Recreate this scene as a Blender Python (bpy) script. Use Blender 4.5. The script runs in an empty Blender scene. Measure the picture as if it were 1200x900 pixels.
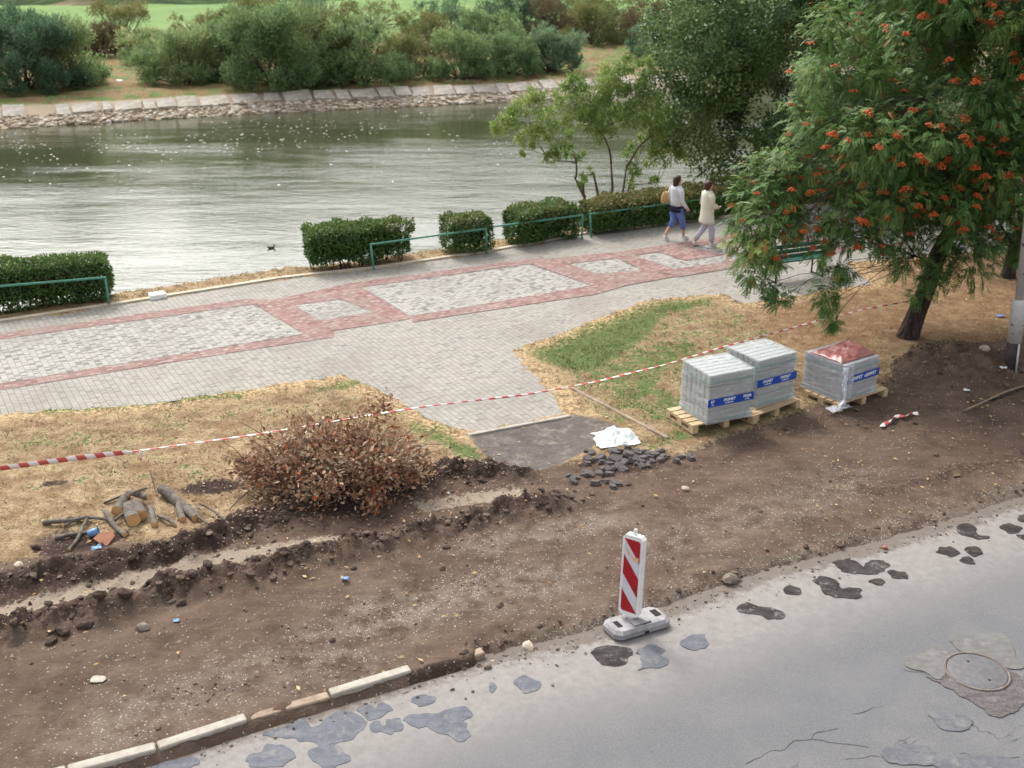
import bpy, bmesh, math, random
import numpy as np
from math import radians, sin, cos, tan, atan2, pi, sqrt
from mathutils import Vector, Matrix, Euler

rng = np.random.default_rng(7)
random.seed(7)
scene = bpy.context.scene
COL = scene.collection

# ------------------------------------------------------------------ survey of the place
FPX = 1300.0            # focal length in photo pixels (1200 wide)
PITCH = radians(22)
CAM_H = 7.2

def G(px, py, z=0.0):
    """point of the plane z seen at a photo pixel (how the site was measured)"""
    u = (px - 600) / FPX; v = (py - 450) / FPX
    d = (CAM_H - z) / (sin(PITCH) + v * cos(PITCH))
    return Vector((u * d, d * (cos(PITCH) - v * sin(PITCH)), z))

def AT(px, py, Y):
    u = (px - 600) / FPX; v = (py - 450) / FPX
    d = Y / (cos(PITCH) - v * sin(PITCH))
    return Vector((u * d, Y, CAM_H - d * (sin(PITCH) + v * cos(PITCH))))

PO = np.array([-8.26, 22.28])              # promenade axes
PD = np.array([0.8623, 0.5064]); PN = np.array([0.5064, -0.8623])
PANG = atan2(PD[1], PD[0])

# ------------------------------------------------------------------ numpy noise
def _hash(ix, iy, seed):
    h = (ix.astype(np.int64) * 374761393 + iy.astype(np.int64) * 668265263 + seed * 974711) & 0xffffffff
    h = ((h ^ (h >> 13)) * 1274126177) & 0xffffffff
    return ((h ^ (h >> 16)) & 0xffff) / 65535.0

def vnoise(x, y, seed=0):
    x = np.asarray(x, float); y = np.asarray(y, float)
    ix = np.floor(x); iy = np.floor(y); fx = x - ix; fy = y - iy
    fx = fx * fx * (3 - 2 * fx); fy = fy * fy * (3 - 2 * fy)
    a = _hash(ix, iy, seed); b = _hash(ix + 1, iy, seed)
    c = _hash(ix, iy + 1, seed); d = _hash(ix + 1, iy + 1, seed)
    return (a * (1 - fx) + b * fx) * (1 - fy) + (c * (1 - fx) + d * fx) * fy

def fbm(x, y, octv=4, seed=0):
    s = 0; a = .5; t = 0
    for o in range(octv):
        s = s + a * vnoise(x * 2 ** o + 17.3 * o, y * 2 ** o - 9.1 * o, seed + o); t += a; a *= .5
    return s / t

def seg_dist(x, y, poly):
    """distance to a polyline, and signed side of the nearest segment (+ on the left)"""
    best = np.full(x.shape, 1e9); side = np.zeros(x.shape)
    for (ax, ay), (bx, by) in zip(poly[:-1], poly[1:]):
        dx, dy = bx - ax, by - ay; L = dx * dx + dy * dy + 1e-12
        t = np.clip(((x - ax) * dx + (y - ay) * dy) / L, 0, 1)
        ex = x - ax - t * dx; ey = y - ay - t * dy
        d = np.hypot(ex, ey); m = d < best
        best = np.where(m, d, best); side = np.where(m, np.sign(dx * (y - ay) - dy * (x - ax)), side)
    return best, side

def poly_sd(x, y, poly):
    """signed distance to a polygon, + inside"""
    p = list(poly) + [poly[0]]
    d, _ = seg_dist(x, y, p)
    ins = np.zeros(x.shape, bool)
    for (ax, ay), (bx, by) in zip(p[:-1], p[1:]):
        c = (ay > y) != (by > y)
        with np.errstate(divide='ignore', invalid='ignore'):
            xi = (bx - ax) * (y - ay) / (by - ay + 1e-12) + ax
        ins ^= c & (x < xi)
    return np.where(ins, d, -d)

def sstep(a, b, v):
    t = np.clip((v - a) / (b - a), 0, 1); return t * t * (3 - 2 * t)

def W(pts, z=0):
    return [tuple(G(px, py, z)[:2]) for px, py in pts]

# ------------------------------------------------------------------ materials
class NT:
    def __init__(self, name):
        self.m = bpy.data.materials.new(name); self.m.use_nodes = True
        self.t = self.m.node_tree; self.t.nodes.clear()
        self.out = self.n('ShaderNodeOutputMaterial')
        self.b = self.n('ShaderNodeBsdfPrincipled')
        self.l(self.b.outputs[0], self.out.inputs[0])
    def n(self, t, **kw):
        x = self.t.nodes.new(t)
        for k, v in kw.items(): setattr(x, k, v)
        return x
    def l(self, a, b): self.t.links.new(a, b)
    def set(self, node, name, v):
        if hasattr(v, 'is_output') or isinstance(v, bpy.types.NodeSocket): self.l(v, node.inputs[name])
        else: node.inputs[name].default_value = v
    def coord(self, kind='Object'):
        return self.n('ShaderNodeTexCoord').outputs[kind]
    def mapping(self, src, scale=(1, 1, 1), rot=(0, 0, 0), loc=(0, 0, 0)):
        m = self.n('ShaderNodeMapping'); self.l(src, m.inputs[0])
        m.inputs['Scale'].default_value = scale; m.inputs['Rotation'].default_value = rot; m.inputs['Location'].default_value = loc
        return m.outputs[0]
    def noise(self, src, scale, detail=4, rough=.6, out=0, dist=0):
        x = self.n('ShaderNodeTexNoise'); self.l(src, x.inputs['Vector'])
        x.inputs['Scale'].default_value = scale; x.inputs['Detail'].default_value = detail; x.inputs['Roughness'].default_value = rough
        x.inputs['Distortion'].default_value = dist
        return x.outputs[out]
    def voro(self, src, scale, out='Distance', feature='F1', rnd=1):
        x = self.n('ShaderNodeTexVoronoi', feature=feature); self.l(src, x.inputs['Vector'])
        x.inputs['Scale'].default_value = scale; x.inputs['Randomness'].default_value = rnd
        return x.outputs[out]
    def attr(self, name, out='Fac'):
        return self.n('ShaderNodeAttribute', attribute_name=name).outputs[out]
    def math(self, op, a, b=0.0, c=None, clamp=False):
        x = self.n('ShaderNodeMath', operation=op, use_clamp=clamp)
        for i, v in enumerate((a, b, c)):
            if v is None: continue
            if isinstance(v, bpy.types.NodeSocket): self.l(v, x.inputs[i])
            else: x.inputs[i].default_value = v
        return x.outputs[0]
    def step(self, v, a, b):
        x = self.n('ShaderNodeMapRange', interpolation_type='SMOOTHSTEP'); self.l(v, x.inputs['Value'])
        x.inputs['From Min'].default_value = a; x.inputs['From Max'].default_value = b
        return x.outputs[0]
    def ramp(self, fac, stops, mode='LINEAR'):
        r = self.n('ShaderNodeValToRGB'); self.l(fac, r.inputs[0]); cr = r.color_ramp; cr.interpolation = mode
        while len(cr.elements) < len(stops): cr.elements.new(0.5)
        for e, (p, c) in zip(cr.elements, stops): e.position = p; e.color = (*c, 1) if len(c) == 3 else c
        return r.outputs[0]
    def mix(self, fac, a, b, blend='MIX'):
        x = self.n('ShaderNodeMix', data_type='RGBA', blend_type=blend)
        for i, v in ((0, fac), (6, a), (7, b)):
            if isinstance(v, bpy.types.NodeSocket): self.l(v, x.inputs[i])
            elif i == 0: x.inputs[0].default_value = v
            else: x.inputs[i].default_value = (*v, 1) if len(v) == 3 else v
        return x.outputs[2]
    def bump(self, h, strength=.3, dist=.02, normal=None):
        x = self.n('ShaderNodeBump'); x.inputs['Strength'].default_value = strength; x.inputs['Distance'].default_value = dist
        self.l(h, x.inputs['Height'])
        if normal is not None: self.l(normal, x.inputs['Normal'])
        return x.outputs[0]
    def done(self, color=None, rough=.8, normal=None, spec=None, **kw):
        if color is not None: self.set(self.b, 'Base Color', color if isinstance(color, bpy.types.NodeSocket) else (*color, 1))
        self.set(self.b, 'Roughness', rough)
        if normal is not None: self.l(normal, self.b.inputs['Normal'])
        if spec is not None: self.b.inputs['Specular IOR Level'].default_value = spec
        for k, v in kw.items(): self.set(self.b, k.replace('_', ' '), v)
        return self.m

def simple(name, c1, c2=None, scale=8, rough=.75, bump=.15, bscale=None, spec=.3, detail=5, metal=0):
    t = NT(name); co = t.coord()
    c2 = c2 or tuple(x * .72 for x in c1)
    f = t.noise(co, scale, detail, .65)
    col = t.mix(t.step(f, .32, .68), c1, c2)
    nrm = t.bump(t.noise(co, bscale or scale * 4, 4, .6), bump, .01) if bump else None
    return t.done(col, rough, nrm, spec, Metallic=metal)

def leafmat(name, ramp, rough=.55, trans=.25, spec=.25):
    """leaf colour varies leaf by leaf through the face attribute 'tint'"""
    t = NT(name); col = t.ramp(t.attr('tint'), ramp)
    t.done(col, rough, None, spec)
    tr = t.n('ShaderNodeBsdfTranslucent'); t.l(col, tr.inputs[0])
    mx = t.n('ShaderNodeMixShader'); mx.inputs[0].default_value = trans
    t.l(t.b.outputs[0], mx.inputs[1]); t.l(tr.outputs[0], mx.inputs[2]); t.l(mx.outputs[0], t.out.inputs[0])
    return t.m

# ------------------------------------------------------------------ mesh building
class MB:
    def __init__(self): self.v = []; self.f = []; self.mi = []; self.smooth = []
    def add(self, vs, fs, mi=0, smooth=False):
        o = len(self.v); self.v += [tuple(p) for p in vs]
        for f in fs: self.f.append(tuple(i + o for i in f)); self.mi.append(mi); self.smooth.append(smooth)
    def box(self, c, s, rz=0, M=None, mi=0, ch=0.0):
        x, y, z = s[0] / 2, s[1] / 2, s[2] / 2
        R = M or Matrix.Rotation(rz, 3, 'Z'); c = Vector(c)
        if ch <= 0:
            vs = [c + R @ Vector((a * x, b * y, d * z)) for d in (-1, 1) for a, b in ((-1, -1), (1, -1), (1, 1), (-1, 1))]
            fs = [(3, 2, 1, 0), (4, 5, 6, 7), (0, 1, 5, 4), (1, 2, 6, 5), (2, 3, 7, 6), (3, 0, 4, 7)]
            self.add(vs, fs, mi); return
        bm = bmesh.new(); bmesh.ops.create_cube(bm, size=1)
        for v in bm.verts: v.co = Vector((v.co.x * 2 * x, v.co.y * 2 * y, v.co.z * 2 * z))
        bmesh.ops.bevel(bm, geom=bm.edges[:], offset=ch, segments=1, affect='EDGES')
        bm.verts.index_update()
        self.add([c + R @ v.co for v in bm.verts], [[v.index for v in f.verts] for f in bm.faces], mi); bm.free()
    def tube(self, pts, rad, n=8, mi=0, cap=True, smooth=True):
        pts = [Vector(p) for p in pts]
        if not hasattr(rad, '__len__'): rad = [rad] * len(pts)
        vs = []; fs = []; up = None
        for i, p in enumerate(pts):
            d = (pts[min(i + 1, len(pts) - 1)] - pts[max(i - 1, 0)])
            d = d.normalized() if d.length > 1e-9 else Vector((0, 0, 1))
            if up is None: up = d.orthogonal().normalized()
            up = (up - d * up.dot(d)); up = up.normalized() if up.length > 1e-6 else d.orthogonal().normalized()
            w = d.cross(up)
            for k in range(n):
                a = 2 * pi * k / n; vs.append(p + (up * cos(a) + w * sin(a)) * rad[i])
        for i in range(len(pts) - 1):
            for k in range(n):
                a = i * n + k; b = i * n + (k + 1) % n; fs.append((a, b, b + n, a + n))
        self.add(vs, fs, mi, smooth)
        if cap:
            o = len(self.v) - len(vs)
            self.f.append(tuple(o + k for k in reversed(range(n)))); self.mi.append(mi); self.smooth.append(False)
            self.f.append(tuple(o + (len(pts) - 1) * n + k for k in range(n))); self.mi.append(mi); self.smooth.append(False)
    def loft(self, rings, n=14, mi=0, M=None, cap=True):
        """rings of (centre, rx, ry) stacked along local z"""
        vs = []; fs = []
        for c, rx, ry in rings:
            for k in range(n):
                a = 2 * pi * k / n
                p = Vector(c) + Vector((rx * cos(a), ry * sin(a), 0)); vs.append(M @ p if M else p)
        for i in range(len(rings) - 1):
            for k in range(n):
                a = i * n + k; b = i * n + (k + 1) % n; fs.append((a, b, b + n, a + n))
        if cap:
            fs.append(tuple(reversed(range(n)))); fs.append(tuple((len(rings) - 1) * n + k for k in range(n)))
        self.add(vs, fs, mi, True)
    def prism(self, pts, z0, z1, mi=0, M=None):
        n = len(pts)
        a = sum(pts[i][0] * pts[(i + 1) % n][1] - pts[(i + 1) % n][0] * pts[i][1] for i in range(n))
        if a < 0: pts = pts[::-1]
        vs = [Vector((p[0], p[1], z0)) for p in pts] + [Vector((p[0], p[1], z1)) for p in pts]
        if M: vs = [M @ v for v in vs]
        fs = [tuple(reversed(range(n))), tuple(range(n, 2 * n))] + [(i, (i + 1) % n, n + (i + 1) % n, n + i) for i in range(n)]
        self.add(vs, fs, mi)
    def ico(self, c, r, sub=1, sq=(1, 1, 1), jit=0, mi=0, M=None, smooth=False):
        bm = bmesh.new(); bmesh.ops.create_icosphere(bm, subdivisions=sub, radius=1)
        bm.verts.index_update(); R = M or Matrix.Identity(3)
        vs = []
        for v in bm.verts:
            k = 1 + (random.random() - .5) * 2 * jit
            vs.append(Vector(c) + R @ Vector((v.co.x * r * sq[0] * k, v.co.y * r * sq[1] * k, v.co.z * r * sq[2] * k)))
        self.add(vs, [[v.index for v in f.verts] for f in bm.faces], mi, smooth); bm.free()
    def build(self, name, mats, parent=None, loc=None, rz=0):
        me = bpy.data.meshes.new(name); me.from_pydata(self.v, [], self.f)
        mats = mats if isinstance(mats, (list, tuple)) else [mats]
        for m in mats: me.materials.append(m)
        me.polygons.foreach_set('material_index', self.mi); me.polygons.foreach_set('use_smooth', self.smooth)
        me.update()
        return link(name, me, parent, loc, rz)

def link(name, me, parent=None, loc=None, rz=0):
    o = bpy.data.objects.new(name, me); COL.objects.link(o)
    if parent is not None: o.parent = parent
    if loc is not None: o.location = loc
    if rz: o.rotation_euler = (0, 0, rz)
    return o

def npmesh(name, co, faces, mats, parent=None, tint=None, smooth=False, uv=None, mi=None, attrs=None):
    """co (N,3); faces (M,k) one size"""
    me = bpy.data.meshes.new(name); co = np.ascontiguousarray(co, np.float32); faces = np.ascontiguousarray(faces, np.int32)
    M, k = faces.shape
    me.vertices.add(len(co)); me.vertices.foreach_set('co', co.ravel())
    me.loops.add(M * k); me.loops.foreach_set('vertex_index', faces.ravel())
    me.polygons.add(M); me.polygons.foreach_set('loop_start', np.arange(0, M * k, k, dtype=np.int32))
    for m in (mats if isinstance(mats, (list, tuple)) else [mats]): me.materials.append(m)
    if mi is not None: me.polygons.foreach_set('material_index', np.asarray(mi, np.int32))
    me.polygons.foreach_set('use_smooth', np.full(M, smooth))
    if tint is not None:
        a = me.attributes.new('tint', 'FLOAT', 'FACE'); a.data.foreach_set('value', np.asarray(tint, np.float32))
    for nm, val in (attrs or {}).items():
        a = me.attributes.new(nm, 'FLOAT', 'POINT'); a.data.foreach_set('value', np.asarray(val, np.float32))
    if uv is not None:
        u = me.uv_layers.new(name='UVMap'); u.data.foreach_set('uv', np.ascontiguousarray(uv[faces.ravel()], np.float32).ravel())
    me.update(calc_edges=True)
    return link(name, me, parent)

def tag(o, label, cat, group=None):
    o['label'] = label; o['category'] = cat
    if group: o['group'] = group
    return o

def struct(o, kind='structure'): o['kind'] = kind; return o

def thing(name, label, cat, loc=(0, 0, 0), rz=0, group=None):
    o = link(name, None, None, loc, rz); o.empty_display_size = .1
    return tag(o, label, cat, group)

def norm(a): return a / np.maximum(np.linalg.norm(a, axis=-1, keepdims=True), 1e-9)

def leaf_quads(c, d, up, L, Wd):
    """diamond leaves: base c, direction d, facing up"""
    d = norm(d); s = norm(np.cross(d, up)); nn = np.cross(s, d)
    L = np.asarray(L).reshape(-1, 1); Wd = np.asarray(Wd).reshape(-1, 1)
    m = c + d * L * .45 + nn * L * .06
    v = np.stack([c, m + s * Wd * .5, c + d * L, m - s * Wd * .5], 1)
    f = np.arange(len(c) * 4).reshape(-1, 4)
    return v.reshape(-1, 3), f

def rdir(n): return norm(rng.normal(size=(n, 3)))

# ================================================================== CAMERA, SKY, SUN
cam = bpy.data.cameras.new('camera'); co = bpy.data.objects.new('camera', cam); COL.objects.link(co)
co.location = (0, 0, CAM_H); co.rotation_euler = (pi / 2 - PITCH, 0, 0)
cam.sensor_width = 36; cam.lens = 36 * FPX / 1200; cam.clip_end = 6000; cam.clip_start = .1
cam.dof.use_dof = True; cam.dof.focus_distance = 14; cam.dof.aperture_fstop = 1.7
scene.camera = co
SUN_EL, SUN_AZ = radians(48), radians(330)      # azimuth measured from +Y (into the picture) clockwise
w = bpy.data.worlds.new('World'); scene.world = w; w.use_nodes = True
nt = w.node_tree; bg = nt.nodes['Background']
sky = nt.nodes.new('ShaderNodeTexSky'); sky.sky_type = 'NISHITA'; sky.sun_disc = False
sky.sun_elevation = SUN_EL; sky.sun_rotation = SUN_AZ; sky.air_density = 1.5; sky.dust_density = 5.5; sky.ozone_density = 1
hs = nt.nodes.new('ShaderNodeHueSaturation'); hs.inputs['Saturation'].default_value = .22
nt.links.new(sky.outputs[0], hs.inputs['Color']); nt.links.new(hs.outputs[0], bg.inputs[0])
bg.inputs[1].default_value = .15
sl = bpy.data.lights.new('sun', 'SUN'); sl.energy = 1.15; sl.angle = radians(13); sl.color = (1, .96, .9)
so = bpy.data.objects.new('sun', sl); COL.objects.link(so)
sd = Vector((sin(SUN_AZ) * cos(SUN_EL), cos(SUN_AZ) * cos(SUN_EL), sin(SUN_EL)))
so.rotation_euler = sd.to_track_quat('Z', 'Y').to_euler()
vs_ = scene.view_settings; vs_.view_transform = 'Standard'; vs_.look = 'None'; vs_.gamma = 1; vs_.exposure = .92
scene.cycles.max_bounces = 6; scene.cycles.transparent_max_bounces = 8; scene.cycles.use_denoising = True

# ================================================================== MASKS OF THE SITE
ROAD_PX = [(-400, 1045), (-200, 985), (100, 900), (185, 880), (292, 845), (388, 817), (483, 788), (570, 763), (700, 735), (800, 700), (900, 665), (1000, 640), (1100, 612), (1200, 580), (1500, 490)]
ROAD = W(ROAD_PX); ROAD = [(-40, ROAD[0][1] - 17)] + ROAD + [(60, ROAD[-1][1] + 25)]
FAR = W([(-250, 415), (0, 378), (140, 357), (330, 327), (440, 315), (570, 296), (700, 272), (860, 254)])
FAR = [(-60, FAR[0][1] - 28)] + FAR + [(18, 36.6), (60, 60)]
# near edge of the promenade with the spur that runs down to the road
NEAR = W([(-300, 524), (0, 486), (160, 476), (300, 456), (400, 441), (440, 455), (500, 490), (550, 508), (668, 486), (603, 411), (640, 398), (700, 375), (760, 352), (845, 345), (872, 356), (1022, 333), (992, 308), (1200, 290), (1500, 250)])
PROM = [(-60, NEAR[0][1] - 28)] + NEAR + [(60, NEAR[-1][1] + 20)] + [tuple(p) for p in FAR[::-1]]
FBANK = [(-300, -45), (-60, 44), (-26.4, 58.1), (-14.4, 63.4), (0, 68.3), (8.7, 72.2), (30, 80), (80, 95), (300, 170)]
DIRT_UP = W([(-400, 735), (-150, 690), (0, 660), (45, 652), (42, 632), (75, 620), (130, 634), (200, 636), (270, 608), (330, 590), (430, 578), (470, 552), (520, 543), (575, 538), (606, 556), (680, 540), (800, 532), (850, 512), (905, 495), (945, 478), (985, 470), (1036, 456), (1045, 432), (1070, 418), (1110, 405), (1180, 398), (1400, 365), (1700, 330)])
DIRT = [(-40, DIRT_UP[0][1] - 12)] + DIRT_UP + [(60, DIRT_UP[-1][1] + 20), (60, -60), (-40, -60)]
ASPH = W([(548, 509), (668, 487), (700, 492), (728, 500), (700, 520), (650, 548), (604, 556), (572, 540)])
RIDGE_A = W([(-150, 712), (0, 688), (100, 672), (200, 648), (300, 612), (430, 588), (520, 556), (600, 552)])
RIDGE_B = W([(-150, 765), (0, 742), (130, 712), (200, 692), (330, 662), (450, 636), (560, 610), (650, 588)])
PALE = W([(-100, 745), (0, 722), (130, 688), (230, 660), (390, 636)]); PALE2 = W([(500, 592), (600, 578)])
MOUND = G(1115, 432)

def fields(x, y):
    """everything the ground needs to know at x, y"""
    F = {}
    F['dirt'] = poly_sd(x, y, DIRT)
    rd, rs = seg_dist(x, y, ROAD); F['road'] = -rd * rs           # + on the road
    F['prom'] = poly_sd(x, y, PROM)
    fd, fs = seg_dist(x, y, FAR); F['beyond'] = fd * fs           # + towards the river
    bd, bs = seg_dist(x, y, FBANK); F['fbank'] = bd * bs          # + beyond the far water edge
    F['asph'] = poly_sd(x, y, ASPH)
    F['ra'] = seg_dist(x, y, RIDGE_A)[0]; F['rb'] = seg_dist(x, y, RIDGE_B)[0]
    F['pl'] = np.minimum(seg_dist(x, y, PALE)[0], seg_dist(x, y, PALE2)[0] + .05)
    return F

def ground_z(x, y, F=None):
    F = F or fields(x, y)
    n1 = fbm(x * 1.3, y * 1.3, 4, 3); n2 = fbm(x * 6, y * 6, 4, 11); n3 = fbm(x * 17, y * 17, 2, 23)
    z = .02 + (n1 - .5) * .05
    # lawn roughness
    lawn = z + (n2 - .5) * .05 + (n3 - .5) * .02
    dirt = -.01 + (n1 - .5) * .06 + (n2 - .5) * .045 + (n3 - .5) * .03
    ga = np.exp(-(F['ra'] / .30) ** 2); gb = np.exp(-(F['rb'] / .24) ** 2)
    sa = x * .885 + y * .465; sb_ = -x * .465 + y * .885; dirt = dirt + (fbm(sa * .35, sb_ * 2.6, 3, 71) - .5) * .05
    dirt = dirt + ga * (.12 + .34 * (n2 - .38) + .08 * (n3 - .5)) + gb * (.12 + .38 * (n2 - .42) + .12 * (n3 - .5)) + (F['pl'] < .3) * .0
    mr = np.hypot((x - MOUND.x) / 1.5, (y - MOUND.y) / 1.05); dirt = dirt + np.exp(-mr ** 2 * 1.6) * (.42 + .42 * (n2 - .5))
    berm = np.exp(-((F['road'] + .14) / .13) ** 2); berm = berm * (x > -.4); dirt = dirt + berm * (.02 + .13 * (n2 - .4) + .08 * (n3 - .5))
    k = sstep(-.12, .12, F['dirt'] + (n2 - .5) * .3)
    z = lawn * (1 - k) + dirt * k
    a = sstep(-.08, .12, F['asph']); z = z * (1 - a) + (-.01 + (n1 - .5) * .03 + (n3 - .5) * .008) * a
    # cut down under the road and the promenade
    r = sstep(np.where(x > -.4, -.40, -.05), .16, F['road'] + (n2 - .5) * .25 * (x > -.4) - (x <= -.4) * .02); z = z * (1 - r) + (-.16) * r
    p = sstep(.0, .16, F['prom'] + (n2 - .45) * .42); z = z * (1 - p) + (-.05) * p
    # river bed between the banks, far bank and meadow
    b = F['beyond']; fb = F['fbank']
    bank = np.where(b > 0, np.interp(b, [0, .9, 1.6, 5.5, 8], [-.02, -.05, -.25, -2.5, -3.2]), 0)
    bank = bank + np.where(b > .1, (n2 - .5) * .12 + (n1 - .5) * .1, 0)
    fz = np.interp(fb, [-9, -3, 0, 1.4, 1.6, 2.7, 3.4, 12, 60, 160, 400, 4000], [-3.2, -2.9, -2.05, -1.78, -1.68, -1.32, -1.25, -1.05, -.4, .2, 2.5, 6]) + np.where(fb > 3, (n1 - .5) * .5, (n1 - .5) * .12)
    far = sstep(-9.5, -8.5, fb)
    z = np.where(b > .05, bank * (1 - far) + fz * far, z)
    return z

def far_hills():
    t = NT('wooded_hill'); co = t.coord(); n = t.noise(co, .16, 5, .7); n2 = t.noise(co, .05, 3)
    m = t.done(t.mix(t.step(n2, .55, .62), t.ramp(n, [(.3, (.02, .035, .015)), (.55, (.05, .085, .032)), (.75, (.10, .14, .055))]), (.22, .17, .11)), 1, t.bump(n, 1, 2), .1)
    u = np.linspace(-1, 1, 260); v = np.linspace(0, 1, 26); U, V = np.meshgrid(u, v)
    ang = U * 1.45; dist = 150 + 260 * V + 12 * np.sin(U * 9)
    x = dist * np.sin(ang) - 10; y = dist * np.cos(ang)
    z = -1 + 38 * sstep(0, .45, V) * (.8 + .5 * fbm(U * 9, V * 2, 3, 5)) + sstep(0, .1, V) * 7 * (fbm(x * .12, y * .12, 3, 8) - .3) + 20 * V
    co_ = np.column_stack([x.ravel(), y.ravel(), z.ravel()]); n_ = 260
    f = np.array([(j * n_ + i, j * n_ + i + 1, (j + 1) * n_ + i + 1, (j + 1) * n_ + i) for j in range(25) for i in range(n_ - 1)])
    struct(npmesh('wooded_hills', co_, f, m, smooth=False))
far_hills()
# ------------------------------------------------------------------ ground sheet
def grow(a, first, ratio, end, sgn=1):
    out = []; s = first; v = a
    while (v < end if sgn > 0 else v > end): s *= ratio; v += s * sgn; out.append(v)
    return out
STEP = .055
xs = np.array(sorted(grow(-8.5, STEP, 1.08, -3000, -1)) + list(np.arange(-8.5, 13.5, STEP)) + grow(13.5, STEP, 1.08, 3000))
ys = np.array(sorted(grow(6.5, STEP, 1.2, -300, -1)) + list(np.arange(6.5, 23.5, STEP)) + list(np.arange(23.5, 36, .12)) + list(np.arange(36, 56, .5)) + list(np.arange(56, 84, .22)) + grow(84, .25, 1.07, 4000))
X, Y = np.meshgrid(xs, ys); NX = len(xs); NY = len(ys)
x_ = X.ravel(); y_ = Y.ravel()
F = fields(x_, y_); z_ = ground_z(x_, y_, F)

def blob(px, py, rx, ry, rot=0):
    c = G(px, py); dx = x_ - c.x; dy = y_ - c.y
    a = dx * cos(rot) + dy * sin(rot); b = -dx * sin(rot) + dy * cos(rot)
    return np.exp(-((a / rx) ** 2 + (b / ry) ** 2))
def line(pts, wd): return np.exp(-(seg_dist(x_, y_, W(pts))[0] / wd) ** 2)

green = sstep(-.2, .5, poly_sd(x_, y_, W([(605, 415), (680, 380), (760, 352), (845, 347), (838, 358), (785, 374), (762, 402), (705, 442), (655, 440)])))
green = np.maximum(green, (.64) * sstep(-.3, .8, poly_sd(x_, y_, W([(655, 430), (760, 395), (830, 385), (850, 420), (800, 450), (900, 498), (840, 520), (770, 508), (700, 480)]))))
green = np.maximum(green, .95 * line([(60, 484), (200, 470), (280, 463)], .17)); green = np.maximum(green, .95 * blob(405, 452, .55, .18, PANG))
green = np.maximum(green, .8 * line([(485, 498), (520, 515), (555, 535)], .2)); green = np.maximum(green, .65 * blob(800, 512, .9, .3, .4)); green = np.maximum(green, .5 * blob(520, 505, .5, .5))
green = np.maximum(green, .45 * blob(60, 520, 1.2, .5, .3)); green = np.maximum(green, .45 * blob(300, 570, .4, .2)); green = np.maximum(green, .5 * blob(690, 512, .2, .1))
green = np.maximum(green, .30 * (poly_sd(x_, y_, W([(-200, 500), (160, 480), (420, 450), (560, 520), (420, 540), (200, 560), (-200, 620)])) > -.3) * (.3 + 1.2 * (fbm(x_ * .9, y_ * .9, 3, 15) - .2)))
green = np.maximum(green, .36 * (poly_sd(x_, y_, W([(620, 420), (845, 350), (900, 390), (940, 440), (900, 500), (720, 500)])) > 0))
rust = sstep(.0, 1.4, poly_sd(x_, y_, W([(850, 300), (1300, 250), (1300, 420), (1060, 420), (960, 440), (860, 400), (840, 370)])))
dark = np.maximum(np.exp(-(F['ra'] / .34) ** 2), np.maximum(blob(250, 572, .55, .25, .2), blob(470, 570, .7, .3, .5)))
dark = np.maximum(dark, np.maximum(blob(80, 640, .4, .25, .3), .75 * blob(740, 545, .75, .35, .3))); dark = np.maximum(dark, .42 * line([(1020, 575), (1120, 553), (1220, 530)], .4))
dark = np.maximum(dark, .5 * np.exp(-(F['rb'] / .24) ** 2)); dark = np.maximum(dark, .7 * blob(390, 545, 1.1, .6, .3)); dark = np.maximum(dark, .3 * blob(1180, 415, .6, .5)); dark = np.maximum(dark, .6 * line([(483, 790), (570, 768)], .12))
dark = np.maximum(dark, .65 * blob(65, 568, .35, .15, .3)); dark = np.maximum(dark, .8 * blob(130, 630, .5, .12, .3))
pale = np.exp(-(F['pl'] / .25) ** 2); pale = np.maximum(pale, .35 * blob(1060, 520, .9, .35, .5)); pale = np.maximum(pale, .3 * line([(30, 775), (180, 725), (260, 700)], .05))
pale = np.maximum(pale, .35 * line([(70, 790), (230, 745)], .06)); pale = np.maximum(pale, .55 * blob(950, 600, 1.6, .4, .5) * .6)
grav = np.maximum(line([(430, 725), (540, 700), (640, 680)], .45), np.maximum(.8 * line([(560, 640), (700, 612)], .3), .65 * line([(130, 850), (250, 800), (330, 780), (420, 770)], .45)))
grav = np.maximum(grav, np.maximum(.8 * line([(600, 755), (720, 720), (860, 672), (1000, 632), (1200, 572)], .22), .45 * line([(780, 640), (900, 600), (1000, 560)], .5))); grav = np.maximum(grav, .55 * line([(190, 815), (290, 770), (430, 720)], .25))
dirtm = np.clip(F['dirt'] * 1.2 + .5, 0, 1); asph = np.clip(F['asph'] * 3 + .5, 0, 1)
edge = np.clip(1 - np.abs(F['prom'] + .12) / .5, 0, 1)          # trampled straw along the paving
attrs = dict(m_dirt=dirtm, m_green=green, m_rust=rust, m_dark=dark, m_pale=pale, m_grav=grav, m_asph=asph, m_edge=edge)

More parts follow.
